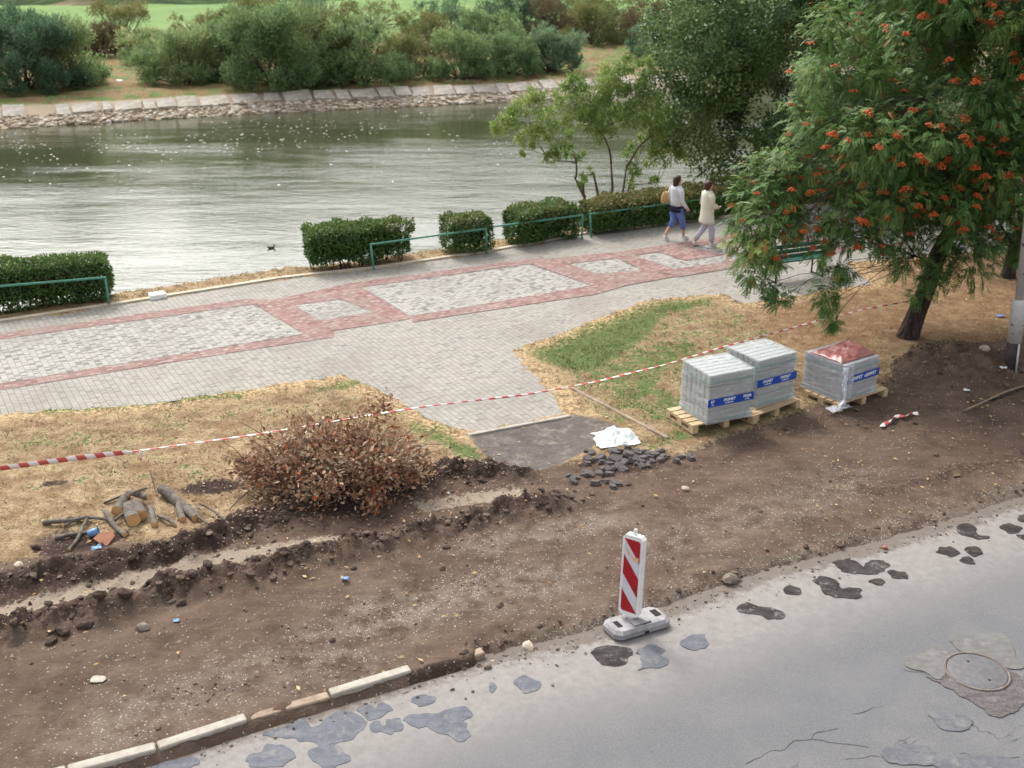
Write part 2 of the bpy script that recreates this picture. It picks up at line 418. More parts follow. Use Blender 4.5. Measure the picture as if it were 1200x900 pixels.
def ground_material():
    t = NT('soil_and_lawn'); co = t.coord()
    nb = t.noise(co, .7, 3); nm = t.noise(co, 3.2, 5, .65); nf = t.noise(co, 14, 5, .7); nx = t.noise(co, 48, 4, .75)
    strand = t.noise(t.mapping(co, (26, 70, 40), (0, 0, .5)), 1, 3, .7)
    straw = t.ramp(t.math('ADD', t.math('MULTIPLY', nm, .5), t.math('MULTIPLY', strand, .5)), [(.30, (.085, .058, .034)), (.45, (.22, .152, .087)), (.56, (.375, .28, .17)), (.72, (.55, .44, .29))])
    brownp = t.math('MAXIMUM', t.step(nf, .52, .66), t.math('MULTIPLY', t.step(t.noise(co, 1.7, 4, .65), .50, .64), .8))
    straw = t.mix(t.math('MULTIPLY', brownp, .7), straw, (.17, .10, .052))
    rustc = t.ramp(strand, [(.3, (.07, .04, .026)), (.5, (.185, .108, .06)), (.7, (.36, .235, .135))])
    c = t.mix(t.math('MULTIPLY', t.attr('m_rust'), t.math('ADD', .62, t.math('MULTIPLY', t.step(nm, .6, .42), .36))), straw, rustc)
    gr = t.ramp(strand, [(.3, (.055, .080, .026)), (.55, (.115, .155, .052)), (.75, (.22, .24, .11))])
    gm = t.step(t.math('ADD', t.attr('m_green'), t.math('MULTIPLY', t.math('SUBTRACT', t.math('ADD', nf, t.math('MULTIPLY', nm, .9)), .95), 2.0)), .38, .66)
    c = t.mix(gm, c, gr)
    c = t.mix(t.math('MULTIPLY', t.attr('m_edge'), t.step(nf, .45, .6)), c, (.55, .40, .22))
    di = t.ramp(t.math('ADD', t.math('MULTIPLY', nm, .55), t.math('MULTIPLY', nx, .45)), [(.3, (.062, .042, .031)), (.5, (.112, .077, .056)), (.7, (.18, .128, .096))])
    di = t.mix(t.math('MULTIPLY', t.step(nb, .4, .62), .4), di, (.165, .118, .088))
    damp = t.noise(co, 1.15, 6, .62, dist=.8)
    di = t.mix(t.math('MULTIPLY', t.step(damp, .52, .66), .55), di, (.062, .041, .030)); di = t.mix(t.math('MULTIPLY', t.step(damp, .44, .32), .5), di, (.20, .148, .112))
    track = t.noise(t.mapping(co, (.3, 2.4, 1), (0, 0, -.47)), 1, 5, .65, dist=.3); track2 = t.noise(t.mapping(co, (.8, 9, 1), (0, 0, -.47)), 1, 4, .65, dist=.4)
    di = t.mix(t.math('MULTIPLY', t.step(track, .46, .70), .45), di, (.07, .048, .038))
    di = t.mix(t.math('MULTIPLY', t.step(track2, .52, .74), .3), di, (.185, .135, .103))
    di = t.mix(t.math('MULTIPLY', t.math('MULTIPLY', t.attr('m_grav'), t.step(nm, .36, .58)), .55), di, (.24, .20, .165))
    pm = t.step(t.math('ADD', t.attr('m_pale'), t.math('MULTIPLY', t.math('SUBTRACT', nf, .5), 1.6)), .42, .62)
    pc = t.ramp(nx, [(.3, (.225, .178, .132)), (.7, (.35, .295, .23))])
    di = t.mix(pm, di, pc)
    dm = t.step(t.math('ADD', t.attr('m_dark'), t.math('MULTIPLY', t.math('SUBTRACT', nf, .5), 1.5)), .32, .6)
    dc = t.ramp(nf, [(.35, (.028, .018, .015)), (.65, (.070, .046, .037))])
    di = t.mix(dm, di, dc)
    # small stones trodden into the soil
    v = t.n('ShaderNodeTexVoronoi'); t.l(co, v.inputs['Vector']); v.inputs['Scale'].default_value = 42
    cell = t.n('ShaderNodeSeparateColor'); t.l(v.outputs['Color'], cell.inputs[0])
    dens = t.math('ADD', t.math('MULTIPLY', t.math('MULTIPLY', t.attr('m_grav'), t.step(nm, .36, .6)), .75), .07)
    st = t.math('MULTIPLY', t.math('LESS_THAN', cell.outputs[0], dens), t.step(v.outputs['Distance'], .46, .34))
    stc = t.ramp(cell.outputs[1], [(0, (.17, .13, .10)), (.5, (.31, .26, .215)), (1, (.46, .415, .36))])
    di = t.mix(st, di, stc)
    dk = t.step(t.math('ADD', t.attr('m_dirt'), t.math('MULTIPLY', t.math('SUBTRACT', nf, .5), .7)), .42, .56)
    # bare dark soil also shows through the lawn where it was dug
    c = t.mix(t.math('MULTIPLY', dm, t.step(t.attr('m_dark'), .2, .5)), c, dc)
    c = t.mix(dk, c, di)
    ac = t.ramp(t.math('ADD', t.math('MULTIPLY', nm, .5), t.math('MULTIPLY', nx, .5)), [(.35, (.085, .074, .069)), (.55, (.145, .126, .115)), (.7, (.27, .235, .205))])
    am = t.step(t.math('ADD', t.attr('m_asph'), t.math('MULTIPLY', t.math('SUBTRACT', t.math('ADD', t.math('MULTIPLY', nf, .6), t.math('MULTIPLY', nm, .4)), .5), 1.5)), .40, .58)
    ac = t.mix(t.math('MULTIPLY', t.step(t.noise(co, 2.6, 5, .7), .5, .64), .7), ac, (.27, .235, .195))
    c = t.mix(am, c, ac)
    h = t.math('ADD', t.math('MULTIPLY', nf, 1.2), t.math('ADD', t.math('MULTIPLY', nx, .6), t.math('ADD', t.math('MULTIPLY', st, .5), t.math('MULTIPLY', strand, .5))))
    return t.done(c, .95, t.bump(h, .7, .03), .1)

def bank_material():
    t = NT('bank_turf'); co = t.coord()
    n1 = t.noise(co, .12, 3); n2 = t.noise(co, .9, 5, .65); n3 = t.noise(co, 6, 4, .7)
    f = t.attr('m_far')                            # metres beyond the far waterline
    dry = t.ramp(t.math('ADD', t.math('MULTIPLY', n2, .5), t.math('MULTIPLY', n3, .5)), [(.3, (.12, .08, .045)), (.5, (.235, .165, .085)), (.68, (.32, .26, .13))])
    gr = t.ramp(n3, [(.3, (.07, .11, .035)), (.7, (.17, .215, .075))])
    c = t.mix(t.step(t.math('ADD', n2, t.math('MULTIPLY', n1, .4)), .66, .76), dry, gr)
    mead = t.ramp(t.math('ADD', t.math('MULTIPLY', n1, .6), t.math('MULTIPLY', n2, .4)), [(.35, (.13, .22, .075)), (.55, (.18, .275, .10)), (.7, (.26, .29, .135))])
    c = t.mix(t.step(t.math('ADD', f, t.math('MULTIPLY', n2, 16)), 34, 48), c, mead)
    c = t.mix(t.step(f, 3.2, 2.6), c, (.36, .29, .21))
    return t.done(c, .95, t.bump(t.math('ADD', n2, n3), .6, .1), .1)
attrs['m_far'] = F['fbank']

M_GROUND = ground_material(); M_BANK = bank_material()
ii, jj = np.meshgrid(np.arange(NX - 1), np.arange(NY - 1))
a = (jj * NX + ii).ravel(); quads = np.stack([a, a + 1, a + 1 + NX, a + NX], 1)
fx = x_[quads].mean(1); fy = y_[quads].mean(1)
fF = {k: v[quads].mean(1) for k, v in F.items()}
far_side = (fF['beyond'] > .5 + 0) & (fF['fbank'] > -5)
river = (fF['beyond'] > 1.5) & ~far_side
near_bank = (fF['beyond'] > 0) & ~far_side & ~river
dirt_f = (fF['dirt'] > 0) & ~(fF['beyond'] > 0)
lawn_f = ~(far_side | river | near_bank | dirt_f)
def part_of_grid(name, mask, mat):
    q = quads[mask]; used, inv = np.unique(q, return_inverse=True)
    co_ = np.stack([x_[used], y_[used], z_[used]], 1)
    o = npmesh(name, co_, inv.reshape(-1, 4), mat, smooth=True, attrs={k: v[used] for k, v in attrs.items()})
    return struct(o)
part_of_grid('lawn', lawn_f, M_GROUND); part_of_grid('dirt_strip', dirt_f, M_GROUND)
part_of_grid('river_bank', near_bank, M_GROUND); part_of_grid('riverbed', river, M_BANK); part_of_grid('far_bank', far_side, M_BANK)

def GZ(x, y):
    return float(ground_z(np.array([x], float), np.array([y], float))[0])
def GG(px, py):
    p = G(px, py); p.z = GZ(p.x, p.y); return p

# ================================================================== ROAD
RD = np.array([0.895, 0.446]); 
def road_material():
    t = NT('asphalt'); uv = t.coord('UV'); co = t.coord()
    s = t.n('ShaderNodeSeparateXYZ'); t.l(uv, s.inputs[0]); across = s.outputs[1]
    n1 = t.noise(co, 1.1, 4, .6); n2 = t.noise(co, 9, 5, .7); n3 = t.noise(co, 70, 4, .8)
    streak = t.noise(t.mapping(uv, (.3, 2.2, 1)), 1, 4, .6)
    c = t.ramp(n3, [(.3, (.095, .096, .102)), (.55, (.142, .141, .147)), (.8, (.25, .245, .24))])
    c = t.mix(t.math('MULTIPLY', t.step(n1, .38, .66), .35), c, (.19, .182, .178))
    c = t.mix(t.math('MULTIPLY', t.step(streak, .42, .66), .2), c, (.135, .136, .148))
    e = t.math('ADD', across, t.math('MULTIPLY', t.math('SUBTRACT', n1, .5), 1.0))
    dust = t.step(e, 1.75, .45)
    c = t.mix(t.math('MULTIPLY', dust, .85), c, t.ramp(n2, [(.3, (.215, .199, .184)), (.7, (.305, .285, .265))]))
    e2 = t.math('ADD', across, t.math('MULTIPLY', t.math('SUBTRACT', n2, .5), .55))
    c = t.mix(t.math('MULTIPLY', t.step(e2, .26, .05), .75), c, (.125, .095, .074))
    ring = t.step(t.voro(co, 55, 'Distance'), .25, .1)
    c = t.mix(t.math('MULTIPLY', ring, t.math('MULTIPLY', t.step(n1, .42, .6), .3)), c, (.46, .45, .44))
    wv = t.math('ABSOLUTE', t.math('SUBTRACT', t.noise(t.mapping(uv, (.5, 1.1, 1)), 1, 4, .6), .5))
    crack = t.math('MULTIPLY', t.step(wv, .006, .001), t.step(across, 2.4, 3.1))
    crack = t.math('MULTIPLY', crack, t.step(n1, .5, .58))
    c = t.mix(t.math('MULTIPLY', crack, .8), c, (.05, .05, .05))
    return t.done(c, .82, t.bump(t.math('ADD', n3, t.math('MULTIPLY', n2, .4)), .45, .012), .25)
M_ROAD = road_material()
rp = np.array(ROAD); rpts = []
tan_ = norm(np.gradient(rp, axis=0)); nrm_ = np.stack([tan_[:, 1], -tan_[:, 0]], 1)
acr = [-.12, 0, .3, 1, 3, 6, 9.5]; rv = []; ruv = []
cum = np.concatenate([[0], np.cumsum(np.linalg.norm(np.diff(rp, axis=0), axis=1))])
RN = np.array([0.446, -0.895])
for i, p in enumerate(rp):
    for k in acr: q = p + RN * k; rv.append((q[0], q[1], -.09)); ruv.append((cum[i], k))
rf = [(i * 7 + j, (i + 1) * 7 + j, (i + 1) * 7 + j + 1, i * 7 + j + 1) for i in range(len(rp) - 1) for j in range(6)]
rf = [f[::-1] for f in rf]
struct(npmesh('road', np.array(rv), np.array(rf), M_ROAD, uv=np.array(ruv)))
ROADZ = -.09

def rough_outline(pts, sub=4, amp=.02, seed=0):
    """a hand-laid edge: the outline subdivided and jittered"""
    out = []; n = len(pts)
    for i in range(n):
        a = np.array(pts[i]); b = np.array(pts[(i + 1) % n]); p0 = np.array(pts[i - 1]); p3 = np.array(pts[(i + 2) % n])
        for k in range(sub):
            t = k / sub
            q = .5 * ((2 * a) + (b - p0) * t + (2 * p0 - 5 * a + 4 * b - p3) * t * t + (3 * a - p0 - 3 * b + p3) * t ** 3)
            q = q + (np.array([vnoise(q[0] * 14, q[1] * 14, seed), vnoise(q[0] * 14, q[1] * 14, seed + 5)]) - .5) * 2 * amp
            out.append((float(q[0]), float(q[1])))
    return out
def patch_mat(name, a, b, rough=.7, scale=9):
    t = NT(name); co = t.coord(); n = t.noise(co, scale, 5, .7); n2 = t.noise(co, 80, 4, .8); st = t.noise(t.mapping(co, (3, 16, 3), (0, 0, -.35)), 1, 4, .6)
    c = t.mix(t.step(t.math('ADD', t.math('MULTIPLY', n, .6), t.math('MULTIPLY', st, .4)), .4, .6), a, b); c = t.mix(t.math('MULTIPLY', t.step(n2, .52, .7), .4), c, tuple(min(1, x * 2.1) for x in b))
    c = t.mix(t.math('MULTIPLY', t.step(t.noise(co, 5.5, 6, .75), .53, .66), .75), c, (.205, .195, .185))
    return t.done(c, rough, t.bump(t.math('ADD', n2, st), .5, .012), .3)
M_PATCH_GREY = patch_mat('bitumen_grey', (.085, .090, .108), (.125, .130, .150))
M_PATCH_DARK = patch_mat('bitumen_dark', (.016, .013, .012), (.050, .043, .040), .85)
M_PATCH_CONC = patch_mat('concrete_patch', (.165, .16, .15), (.13, .126, .121), .9)
M_PATCH_COARSE = patch_mat('coarse_asphalt', (.075, .065, .066), (.135, .118, .118), .9, 26)
M_PATCH_FAINT = patch_mat('worn_asphalt', (.098, .10, .112), (.135, .136, .146), .85)
def zmap(ox, oy, s): return lambda L: [(ox + x / s, oy + y / s) for x, y in L]
za = zmap(180, 790, 3); zb = zmap(800, 560, 2.6475); zc = zmap(1000, 700, 5.625)
PATCHES = [
 (za([(390, 205), (470, 180), (520, 155), (550, 170), (560, 190), (610, 150), (650, 135), (700, 140), (738, 150), (745, 185), (700, 225), (640, 240), (600, 250), (540, 240), (490, 225), (430, 225)]), 'g'),
 (za([(715, 120), (750, 108), (775, 118), (800, 100), (835, 112), (835, 135), (760, 160), (735, 148)]), 'g'),
 (za([(760, 180), (790, 165), (810, 180), (830, 155), (868, 165), (868, 200), (800, 208), (765, 195)]), 'g'),
 (za([(885, 155), (920, 140), (1000, 135), (1060, 118), (1110, 125), (1112, 155), (1090, 165), (1120, 215), (1070, 235), (1020, 210), (960, 190), (900, 180)]), 'g'),
 (za([(910, 88), (960, 72), (990, 85), (985, 105), (940, 113), (915, 105)]), 'g'),
 (za([(320, 290), (380, 270), (400, 250), (440, 248), (495, 275), (490, 295), (440, 330), (350, 330)]), 'g'),
 (za([(545, 280), (580, 262), (640, 254), (690, 290), (660, 320), (590, 325)]), 'g'),
 (za([(20, 315), (70, 300), (130, 290), (160, 305), (140, 330), (0, 345)]), 'g'),
 ([(603, 797), (618, 793), (633, 803), (622, 811), (608, 807)], 'g'), ([(573, 805), (579, 801), (585, 806), (579, 813)], 'g'),
 ([(693, 765), (705, 758), (730, 757), (741, 768), (725, 781), (705, 778)], 'd'),
 ([(748, 762), (765, 756), (778, 760), (773, 768), (785, 775), (775, 782), (748, 784), (755, 776)], 'g'),
 ([(798, 752), (810, 744), (826, 746), (830, 756), (820, 761), (803, 759)], 'g'),
 (zb([(168, 405), (200, 390), (240, 400), (290, 405), (315, 430), (280, 442), (240, 430), (185, 420)]), 'd'),
 (zb([(315, 345), (340, 335), (368, 350), (365, 365), (325, 360)]), 'd'),
 (zb([(465, 265), (490, 252), (530, 258), (560, 275), (580, 258), (615, 255), (640, 275), (600, 300), (560, 300), (500, 290)]), 'd'),
 (zb([(640, 290), (670, 288), (698, 300), (695, 315), (655, 310)]), 'd'),
 (zb([(405, 320), (430, 305), (480, 320), (495, 340), (550, 345), (548, 370), (500, 375), (445, 365), (430, 345)]), 'd'),
 (zb([(580, 318), (610, 313), (628, 325), (605, 334)]), 'd'),
 (zb([(850, 150), (885, 142), (915, 158), (915, 175), (950, 183), (940, 191), (895, 185), (860, 175)]), 'd'),
 (zb([(985, 155), (1015, 143), (1050, 158), (1020, 173)]), 'd'), (zb([(785, 228), (820, 213), (860, 230), (830, 245)]), 'd'),
 (zb([(880, 222), (910, 215), (930, 232), (915, 244), (890, 238)]), 'd'), (zb([(862, 252), (885, 245), (910, 262), (895, 271), (868, 262)]), 'd'),
 (zb([(1040, 120), (1075, 115), (1090, 135), (1050, 138)]), 'd'), (zb([(1045, 180), (1075, 175), (1080, 195), (1055, 193)]), 'd'),
 (zc([(480, 522), (578, 556), (630, 470), (700, 420), (900, 430), (1010, 490), (1125, 520), (1190, 640), (1125, 700), (1040, 770), (940, 785), (800, 700), (650, 620)]), 'c'),
 (zc([(345, 415), (480, 335), (560, 310), (590, 330), (625, 400), (610, 470), (570, 545), (480, 505), (370, 470)]), 'p'),
 (zc([(640, 290), (700, 250), (950, 240), (1040, 300), (1060, 400), (1125, 480), (1010, 470), (900, 400), (760, 390)]), 'p'),
 (zc([(500, 760), (680, 770), (790, 840), (700, 890), (560, 850)]), 'f'),
 ([(1035, 880), (1060, 872), (1095, 880), (1110, 893), (1050, 896)], 'f'), ([(1090, 890), (1130, 884), (1190, 890), (1240, 900), (1120, 905)], 'f'),
]
for i, (pl, k) in enumerate(PATCHES):
    mb = MB(); w_ = [tuple(G(px, py, ROADZ)[:2]) for px, py in pl]
    h = {'g': .004, 'd': .003, 'c': .004, 'p': .005, 'f': .003}[k] + .00023 * i
    mb.prism(rough_outline(w_, 8, .03, i), ROADZ - .01, ROADZ + h)
    struct(mb.build('road_patch', {'g': M_PATCH_GREY, 'd': M_PATCH_DARK, 'c': M_PATCH_COARSE, 'p': M_PATCH_CONC, 'f': M_PATCH_FAINT}[k]))

CRACKS = [zb([(190, 890), (235, 872), (290, 850), (345, 825), (390, 805), (440, 785), (480, 770)]), zb([(390, 815), (450, 820), (520, 822), (580, 830)]), zb([(540, 735), (590, 722), (635, 705)]), zb([(690, 598), (760, 618), (800, 632)]), zb([(760, 868), (850, 858), (960, 872), (1060, 866)]), zb([(500, 868), (600, 866), (700, 872)]), zc([(480, 210), (500, 250), (530, 285), (590, 300)]), zb([(700, 560), (725, 580), (760, 590)])]
M_CRACK = simple('crack_black', (.03, .028, .028), (.06, .056, .055), 20, 1, 0)
for i, c in enumerate(CRACKS):
    w_ = [G(px, py, ROADZ) for px, py in c]; pts = []
    for a_, b_ in zip(w_[:-1], w_[1:]):
        for q in range(6): p = a_.lerp(b_, q / 6); pts.append(p + Vector(((vnoise(p.x * 9, p.y * 9, i) - .5) * .09, (vnoise(p.x * 9, p.y * 9, i + 40) - .5) * .09, 0)))
    mb = MB(); up_ = []; lo2 = []
    for q, p in enumerate(pts): wd = .0008 + .005 * float(vnoise(p.x * 7, p.y * 7, 9)); up_.append((p.x, p.y + wd, ROADZ + .0022)); lo2.append((p.x, p.y - wd, ROADZ + .0022))
    nq = len(pts); mb.add(up_ + lo2, [(k + nq, k + nq + 1, k + 1, k) for k in range(nq - 1)]); struct(mb.build('road_crack', M_CRACK))
# manhole
M_IRON = simple('cast_iron', (.135, .133, .138), (.10, .097, .10), 14, .55, .25, 60, .4)
M_RUST = simple('rusty_ring', (.12, .085, .07), (.19, .17, .16), 12, .7, .2)
mc = G(1145, 787, ROADZ + .01)
mh = thing('manhole_cover', 'round grey iron manhole cover set in broken asphalt on the road', 'manhole cover', mc, .3)
mb = MB(); mb.loft([((0, 0, -.02), .34, .34), ((0, 0, .012), .34, .34), ((0, 0, .013), .312, .312), ((0, 0, -.01), .312, .312)], 48, cap=False); mb.build('rim', M_RUST, mh)
mb = MB(); mb.loft([((0, 0, -.02), .305, .305), ((0, 0, .006), .305, .305), ((0, 0, .009), .295, .295)], 48)
lid = mb.build('lid', M_IRON, mh)
M_LH = simple('hole_black', (.01, .01, .01), rough=1, bump=0)
for s in (-1, 1):
    mb = MB(); mb.loft([((.02, s * .17, .007), .014, .014), ((.02, s * .17, .0105), .014, .014)], 10); mb.build('lifting_hole', M_LH, lid)

# kerb stones
M_KERB = simple('kerb_concrete', (.43, .395, .34), (.32, .285, .24), 7, .9, .3, 50)
M_KERBD = simple('kerb_muddy', (.22, .155, .115), (.34, .27, .2), 5, .95, .4, 30)
KPX = [(-20, 935, 78, 908, 'pale kerb stone cut off by the bottom edge of the picture', 0), (80, 907, 183, 880.5, 'pale kerb stone at the lower end of the kerb row beside the patched road', 0),
       (187, 879, 290, 845.5, 'clean pale kerb stone, second from the lower end of the kerb row', 0),
       (294, 844, 387, 817.5, 'mud-smeared kerb stone between two clean ones, above the largest grey patch', 1), (389, 816.5, 483, 788, 'clean pale kerb stone at the upper end of the visible kerb row', 0),
       (486, 787, 569, 763, 'muddy half buried kerb stone after the last clean one', 1)]
for i, (ax, ay, bx, by, lab, dirty) in enumerate(KPX):
    A = G(ax, ay, 0.0); B = G(bx, by, 0.0); mid = (A + B) / 2; an = atan2((B - A).y, (B - A).x)
    nn = Vector((-sin(an), cos(an), 0)); c = mid + nn * .06; 
    mb = MB(); mb.box((0, 0, 0), ((B - A).length, .125, .25), 0, ch=.012)
    o = mb.build('kerbstone', M_KERBD if dirty else M_KERB, None, (c.x, c.y, -.125 + (.025 if not dirty else (-.0 if i == 3 else -.025))), an)
    o.rotation_euler = (random.uniform(-.03, .03), random.uniform(-.01, .01), an)
    tag(o, lab, 'kerb stone', 'kerb stones along the road edge')

# ================================================================== PROMENADE
def paver_material(name, ramp, mortar, wear=.25):
    t = NT(name); uv = t.coord('UV')
    uvr = t.mapping(uv, (1, 1, 1), (0, 0, pi / 2))
    b = t.n('ShaderNodeTexBrick'); t.l(uvr, b.inputs['Vector'])
    b.offset = .5; b.inputs['Scale'].default_value = 1; b.inputs['Brick Width'].default_value = .055; b.inputs['Row Height'].default_value = .105
    b.inputs['Mortar Size'].default_value = .006; b.inputs['Mortar Smooth'].default_value = .4
    b.inputs['Color1'].default_value = (0, 0, 0, 1); b.inputs['Color2'].default_value = (1, 1, 1, 1); b.inputs['Mortar'].default_value = (.5, .5, .5, 1)
    c = t.ramp(b.outputs['Color'], ramp)
    n = t.noise(uv, 2.2, 5, .65); n2 = t.noise(uv, 60, 3, .7)
    c = t.mix(t.math('MULTIPLY', t.step(n, .42, .68), wear), c, (.40, .355, .295)); n4 = t.noise(uv, .55, 5, .6)
    c = t.mix(t.math('MULTIPLY', t.step(n4, .45, .65), .38), c, (.20, .182, .155)); c = t.mix(t.math('MULTIPLY', t.step(t.noise(uv, 5, 4, .7), .60, .72), .35), c, (.16, .14, .115))
    c = t.mix(t.math('MULTIPLY', t.step(n2, .5, .75), .3), c, mortar)
    c = t.mix(b.outputs['Fac'], c, mortar)
    return t.done(c, .9, t.bump(t.math('SUBTRACT', t.math('MULTIPLY', n2, .3), b.outputs['Fac']), .5, .006), .2)
M_PAVE = paver_material('pavers_grey', [(.0, (.20, .19, .172)), (.12, (.285, .272, .245)), (.5, (.335, .32, .286)), (1, (.38, .363, .325))], (.165, .148, .122))
M_PANEL = paver_material('pavers_mixed', [(.0, (.14, .14, .132)), (.2, (.20, .196, .184)), (.3, (.32, .312, .287)), (1, (.42, .41, .375))], (.20, .188, .16), .2)
M_RED = paver_material('pavers_red', [(0, (.165, .085, .08)), (.4, (.235, .125, .117)), (.72, (.29, .17, .156)), (.9, (.33, .235, .21)), (1, (.36, .33, .29))], (.22, .15, .135), .34)

def uv_of(pts): 
    q = np.array(pts)[:, :2] - PO; return np.stack([q @ PD, q @ PN], 1)
def sheet(name, pts, z, mat):
    bm = bmesh.new(); vs = [bm.verts.new((p[0], p[1], z)) for p in pts]
    f = bm.faces.new(vs); f.normal_update()
    if f.normal.z < 0: f.normal_flip()
    bmesh.ops.triangulate(bm, faces=bm.faces[:]); bm.verts.index_update()
    co_ = np.array([v.co[:] for v in bm.verts]); fc = np.array([[v.index for v in f.verts] for f in bm.faces]); bm.free()
    return struct(npmesh(name, co_, fc, mat, uv=uv_of(co_)))
sheet('promenade', PROM, 0.0, M_PAVE)
def ring_sheet(name, outer, inner, z):
    pass
RED = [  # the red bands, each as a quad strip of corners
 [(-300, 436), (0, 391), (292, 350), (312, 354), (290, 357.5), (0, 398), (-300, 444)],
 [(-300, 497), (0, 450), (300, 401), (372, 389), (391, 388), (391, 395.5), (300, 409), (0, 457.5), (-300, 505)],
 [(290, 352), (312, 351), (391, 388.5), (357, 392)],
 [(310, 354), (411, 332), (426, 336), (400, 351), (345, 358), (328, 359)], [(400, 351), (422, 336), (484, 373), (464, 377), (437, 366)], [(437, 366), (462, 377), (391, 388), (362, 376), (375, 376)],
 [(328, 359), (345, 358), (375, 376), (362, 376)],
 [(411, 332), (636, 301.5), (640, 306.5), (621, 309.5), (424, 337)], [(482, 371), (693, 335), (733, 335), (700, 345), (540, 369), (484, 378)],
 [(621, 309.5), (638, 304), (733, 335), (693, 335)],
 [(638, 304), (726, 295.5), (724, 303), (666, 309.5), (650, 311)], [(724, 303), (722, 296), (795, 323), (753, 317)], [(753, 317), (795, 324), (733, 335), (690, 322), (699, 321.5)], [(650, 310), (666, 309.5), (699, 321.5), (690, 323)],
 [(724, 295.5), (864, 275), (960, 262), (1100, 243), (1100, 249), (960, 268.5), (866, 281.5), (728, 302)],
 [(778, 320), (795, 315), (900, 300), (1010, 286), (1010, 292), (900, 308), (795, 325)], [(728, 297), (744, 300), (797, 318), (785, 322), (738, 303)],
 [(762, 293), (801, 288), (849, 299), (804, 306)], [(910, 275), (935, 272), (980, 290), (950, 295)],
]
for i, pl in enumerate(RED):
    sheet('red_paving', W(pl), .0062 + .0005 * i, M_RED)
for i, pl in enumerate([[(-300, 446), (0, 399), (290, 358), (356, 391), (300, 400.5), (0, 449.5), (-300, 496)], [(346, 358), (400, 351.3), (437, 366), (375, 376)], [(424, 337), (621, 309.8), (693, 335), (482, 370.5)], [(667, 309.5), (724, 303.3), (753, 317), (699, 321)],
                        [(745, 300.5), (864, 282), (945, 270.5), (975, 289), (900, 299.5), (797, 315.5)]]):
    sheet('panel_paving', W(pl), .004, M_PANEL)
# cream kerb along the river side
M_CREAM = simple('cream_kerb', (.58, .51, .40), (.44, .38, .29), 3, .9, .2)
mb = MB()
for (ax, ay), (bx, by) in zip(FAR[1:-1], FAR[2:]):
    A = Vector((ax, ay, 0)); B = Vector((bx, by, 0)); L = (B - A).length; an = atan2(by - ay, bx - ax)
    c = (A + B) / 2 + Vector((-sin(an), cos(an), 0)) * .05; mb.box((c.x, c.y, -.05), (L, .12, .18), an)
struct(mb.build('promenade_kerb', M_CREAM))
A = G(548, 509.5); B = G(668, 487); an = atan2(B.y - A.y, B.x - A.x)
mb = MB(); mb.box((0, 0, 0), ((B - A).length, .08, .16), 0, ch=.01)
tag(mb.build('edging_kerb', M_KERB, None, ((A.x + B.x) / 2, (A.y + B.y) / 2 - .03, -.055), an), 'thin pale edging kerb ending the paved spur above the old asphalt', 'kerb')
A = G(668, 455); B = G(783, 515)
mb = MB(); mb.box((0, 0, 0), ((B - A).length, .07, .14), 0, ch=.01)
tag(mb.build('edging_kerb', M_KERBD, None, ((A.x + B.x) / 2, (A.y + B.y) / 2, -.03), atan2(B.y - A.y, B.x - A.x)), 'half sunk edging kerb in the grass left of the stacked pallets', 'kerb')

# ================================================================== WATER
def water_material():
    t = NT('river_water'); co = t.coord()
    a = t.noise(t.mapping(co, (.5, 1.5, 1), (0, 0, -.38)), 1, 5, .66, dist=.6); b = t.noise(t.mapping(co, (2.0, 4.6, 1), (0, 0, -.3)), 1, 4, .6)
    big = t.noise(t.mapping(co, (.05, .16, 1), (0, 0, -.35)), 1, 3, .6)
    h = t.math('ADD', t.math('MULTIPLY', a, .75), t.math('MULTIPLY', b, .5))
    h = t.math('MULTIPLY', h, t.math('ADD', .35, t.math('MULTIPLY', t.step(big, .4, .65), .9)))
    c = t.ramp(big, [(.35, (.050, .056, .027)), (.65, (.064, .070, .038))])
    return t.done(c, .06, t.bump(h, .14, .2), .5, IOR=2.05)
WZ = -2.05
M_WATER = water_material()
lo = [(-420, -215), (-60, -16), (-11, 22), (4, 32), (20, 41), (60, 64), (300, 195)]
hi = [(-420, -110), (-60, 46.2), (-26.4, 60.2), (0, 70.4), (30, 82), (80, 97), (360, 200)]
rv_ = []; rf_ = []
for k in range(6):            # strips between the two banks, cut fine enough to stay flat and clean
    for q in range(9):
        u = q / 8; a_ = [lo[k][0] + (lo[k + 1][0] - lo[k][0]) * u, lo[k][1] + (lo[k + 1][1] - lo[k][1]) * u]; b_ = [hi[k][0] + (hi[k + 1][0] - hi[k][0]) * u, hi[k][1] + (hi[k + 1][1] - hi[k][1]) * u]
        if k and q == 0: continue
        rv_ += [(a_[0], a_[1], WZ), (b_[0], b_[1], WZ)]
nr = len(rv_) // 2
struct(npmesh('river', np.array(rv_), np.array([(2 * i, 2 * i + 2, 2 * i + 3, 2 * i + 1) for i in range(nr - 1)]), M_WATER))
# foam drifting on the water
n = 650; cx = rng.uniform(-20, 620, n * 4); cy = rng.normal(165, 20, n * 4); cy = cy - cx * .035
k = vnoise(cx * .025, cy * .06, 5) > .42; cx = cx[k][:n]; cy = cy[k][:n]
V = []; Fc = []
for i, (px, py) in enumerate(zip(cx, cy)):
    p = G(px, py, WZ + .006)
    if p.y > 70 - .0 or py < 118: continue
    r = .02 + .045 * rng.random() ** 2; o = len(V)
    for q in range(6): V.append((p.x + r * 1.1 * cos(q * pi / 3), p.y + r * sin(q * pi / 3), WZ + .006))
    Fc.append([o + q for q in range(6)])
struct(npmesh('foam_flecks', np.array(V), np.array(Fc), simple('foam', (.75, .75, .7), bump=0)), 'stuff')

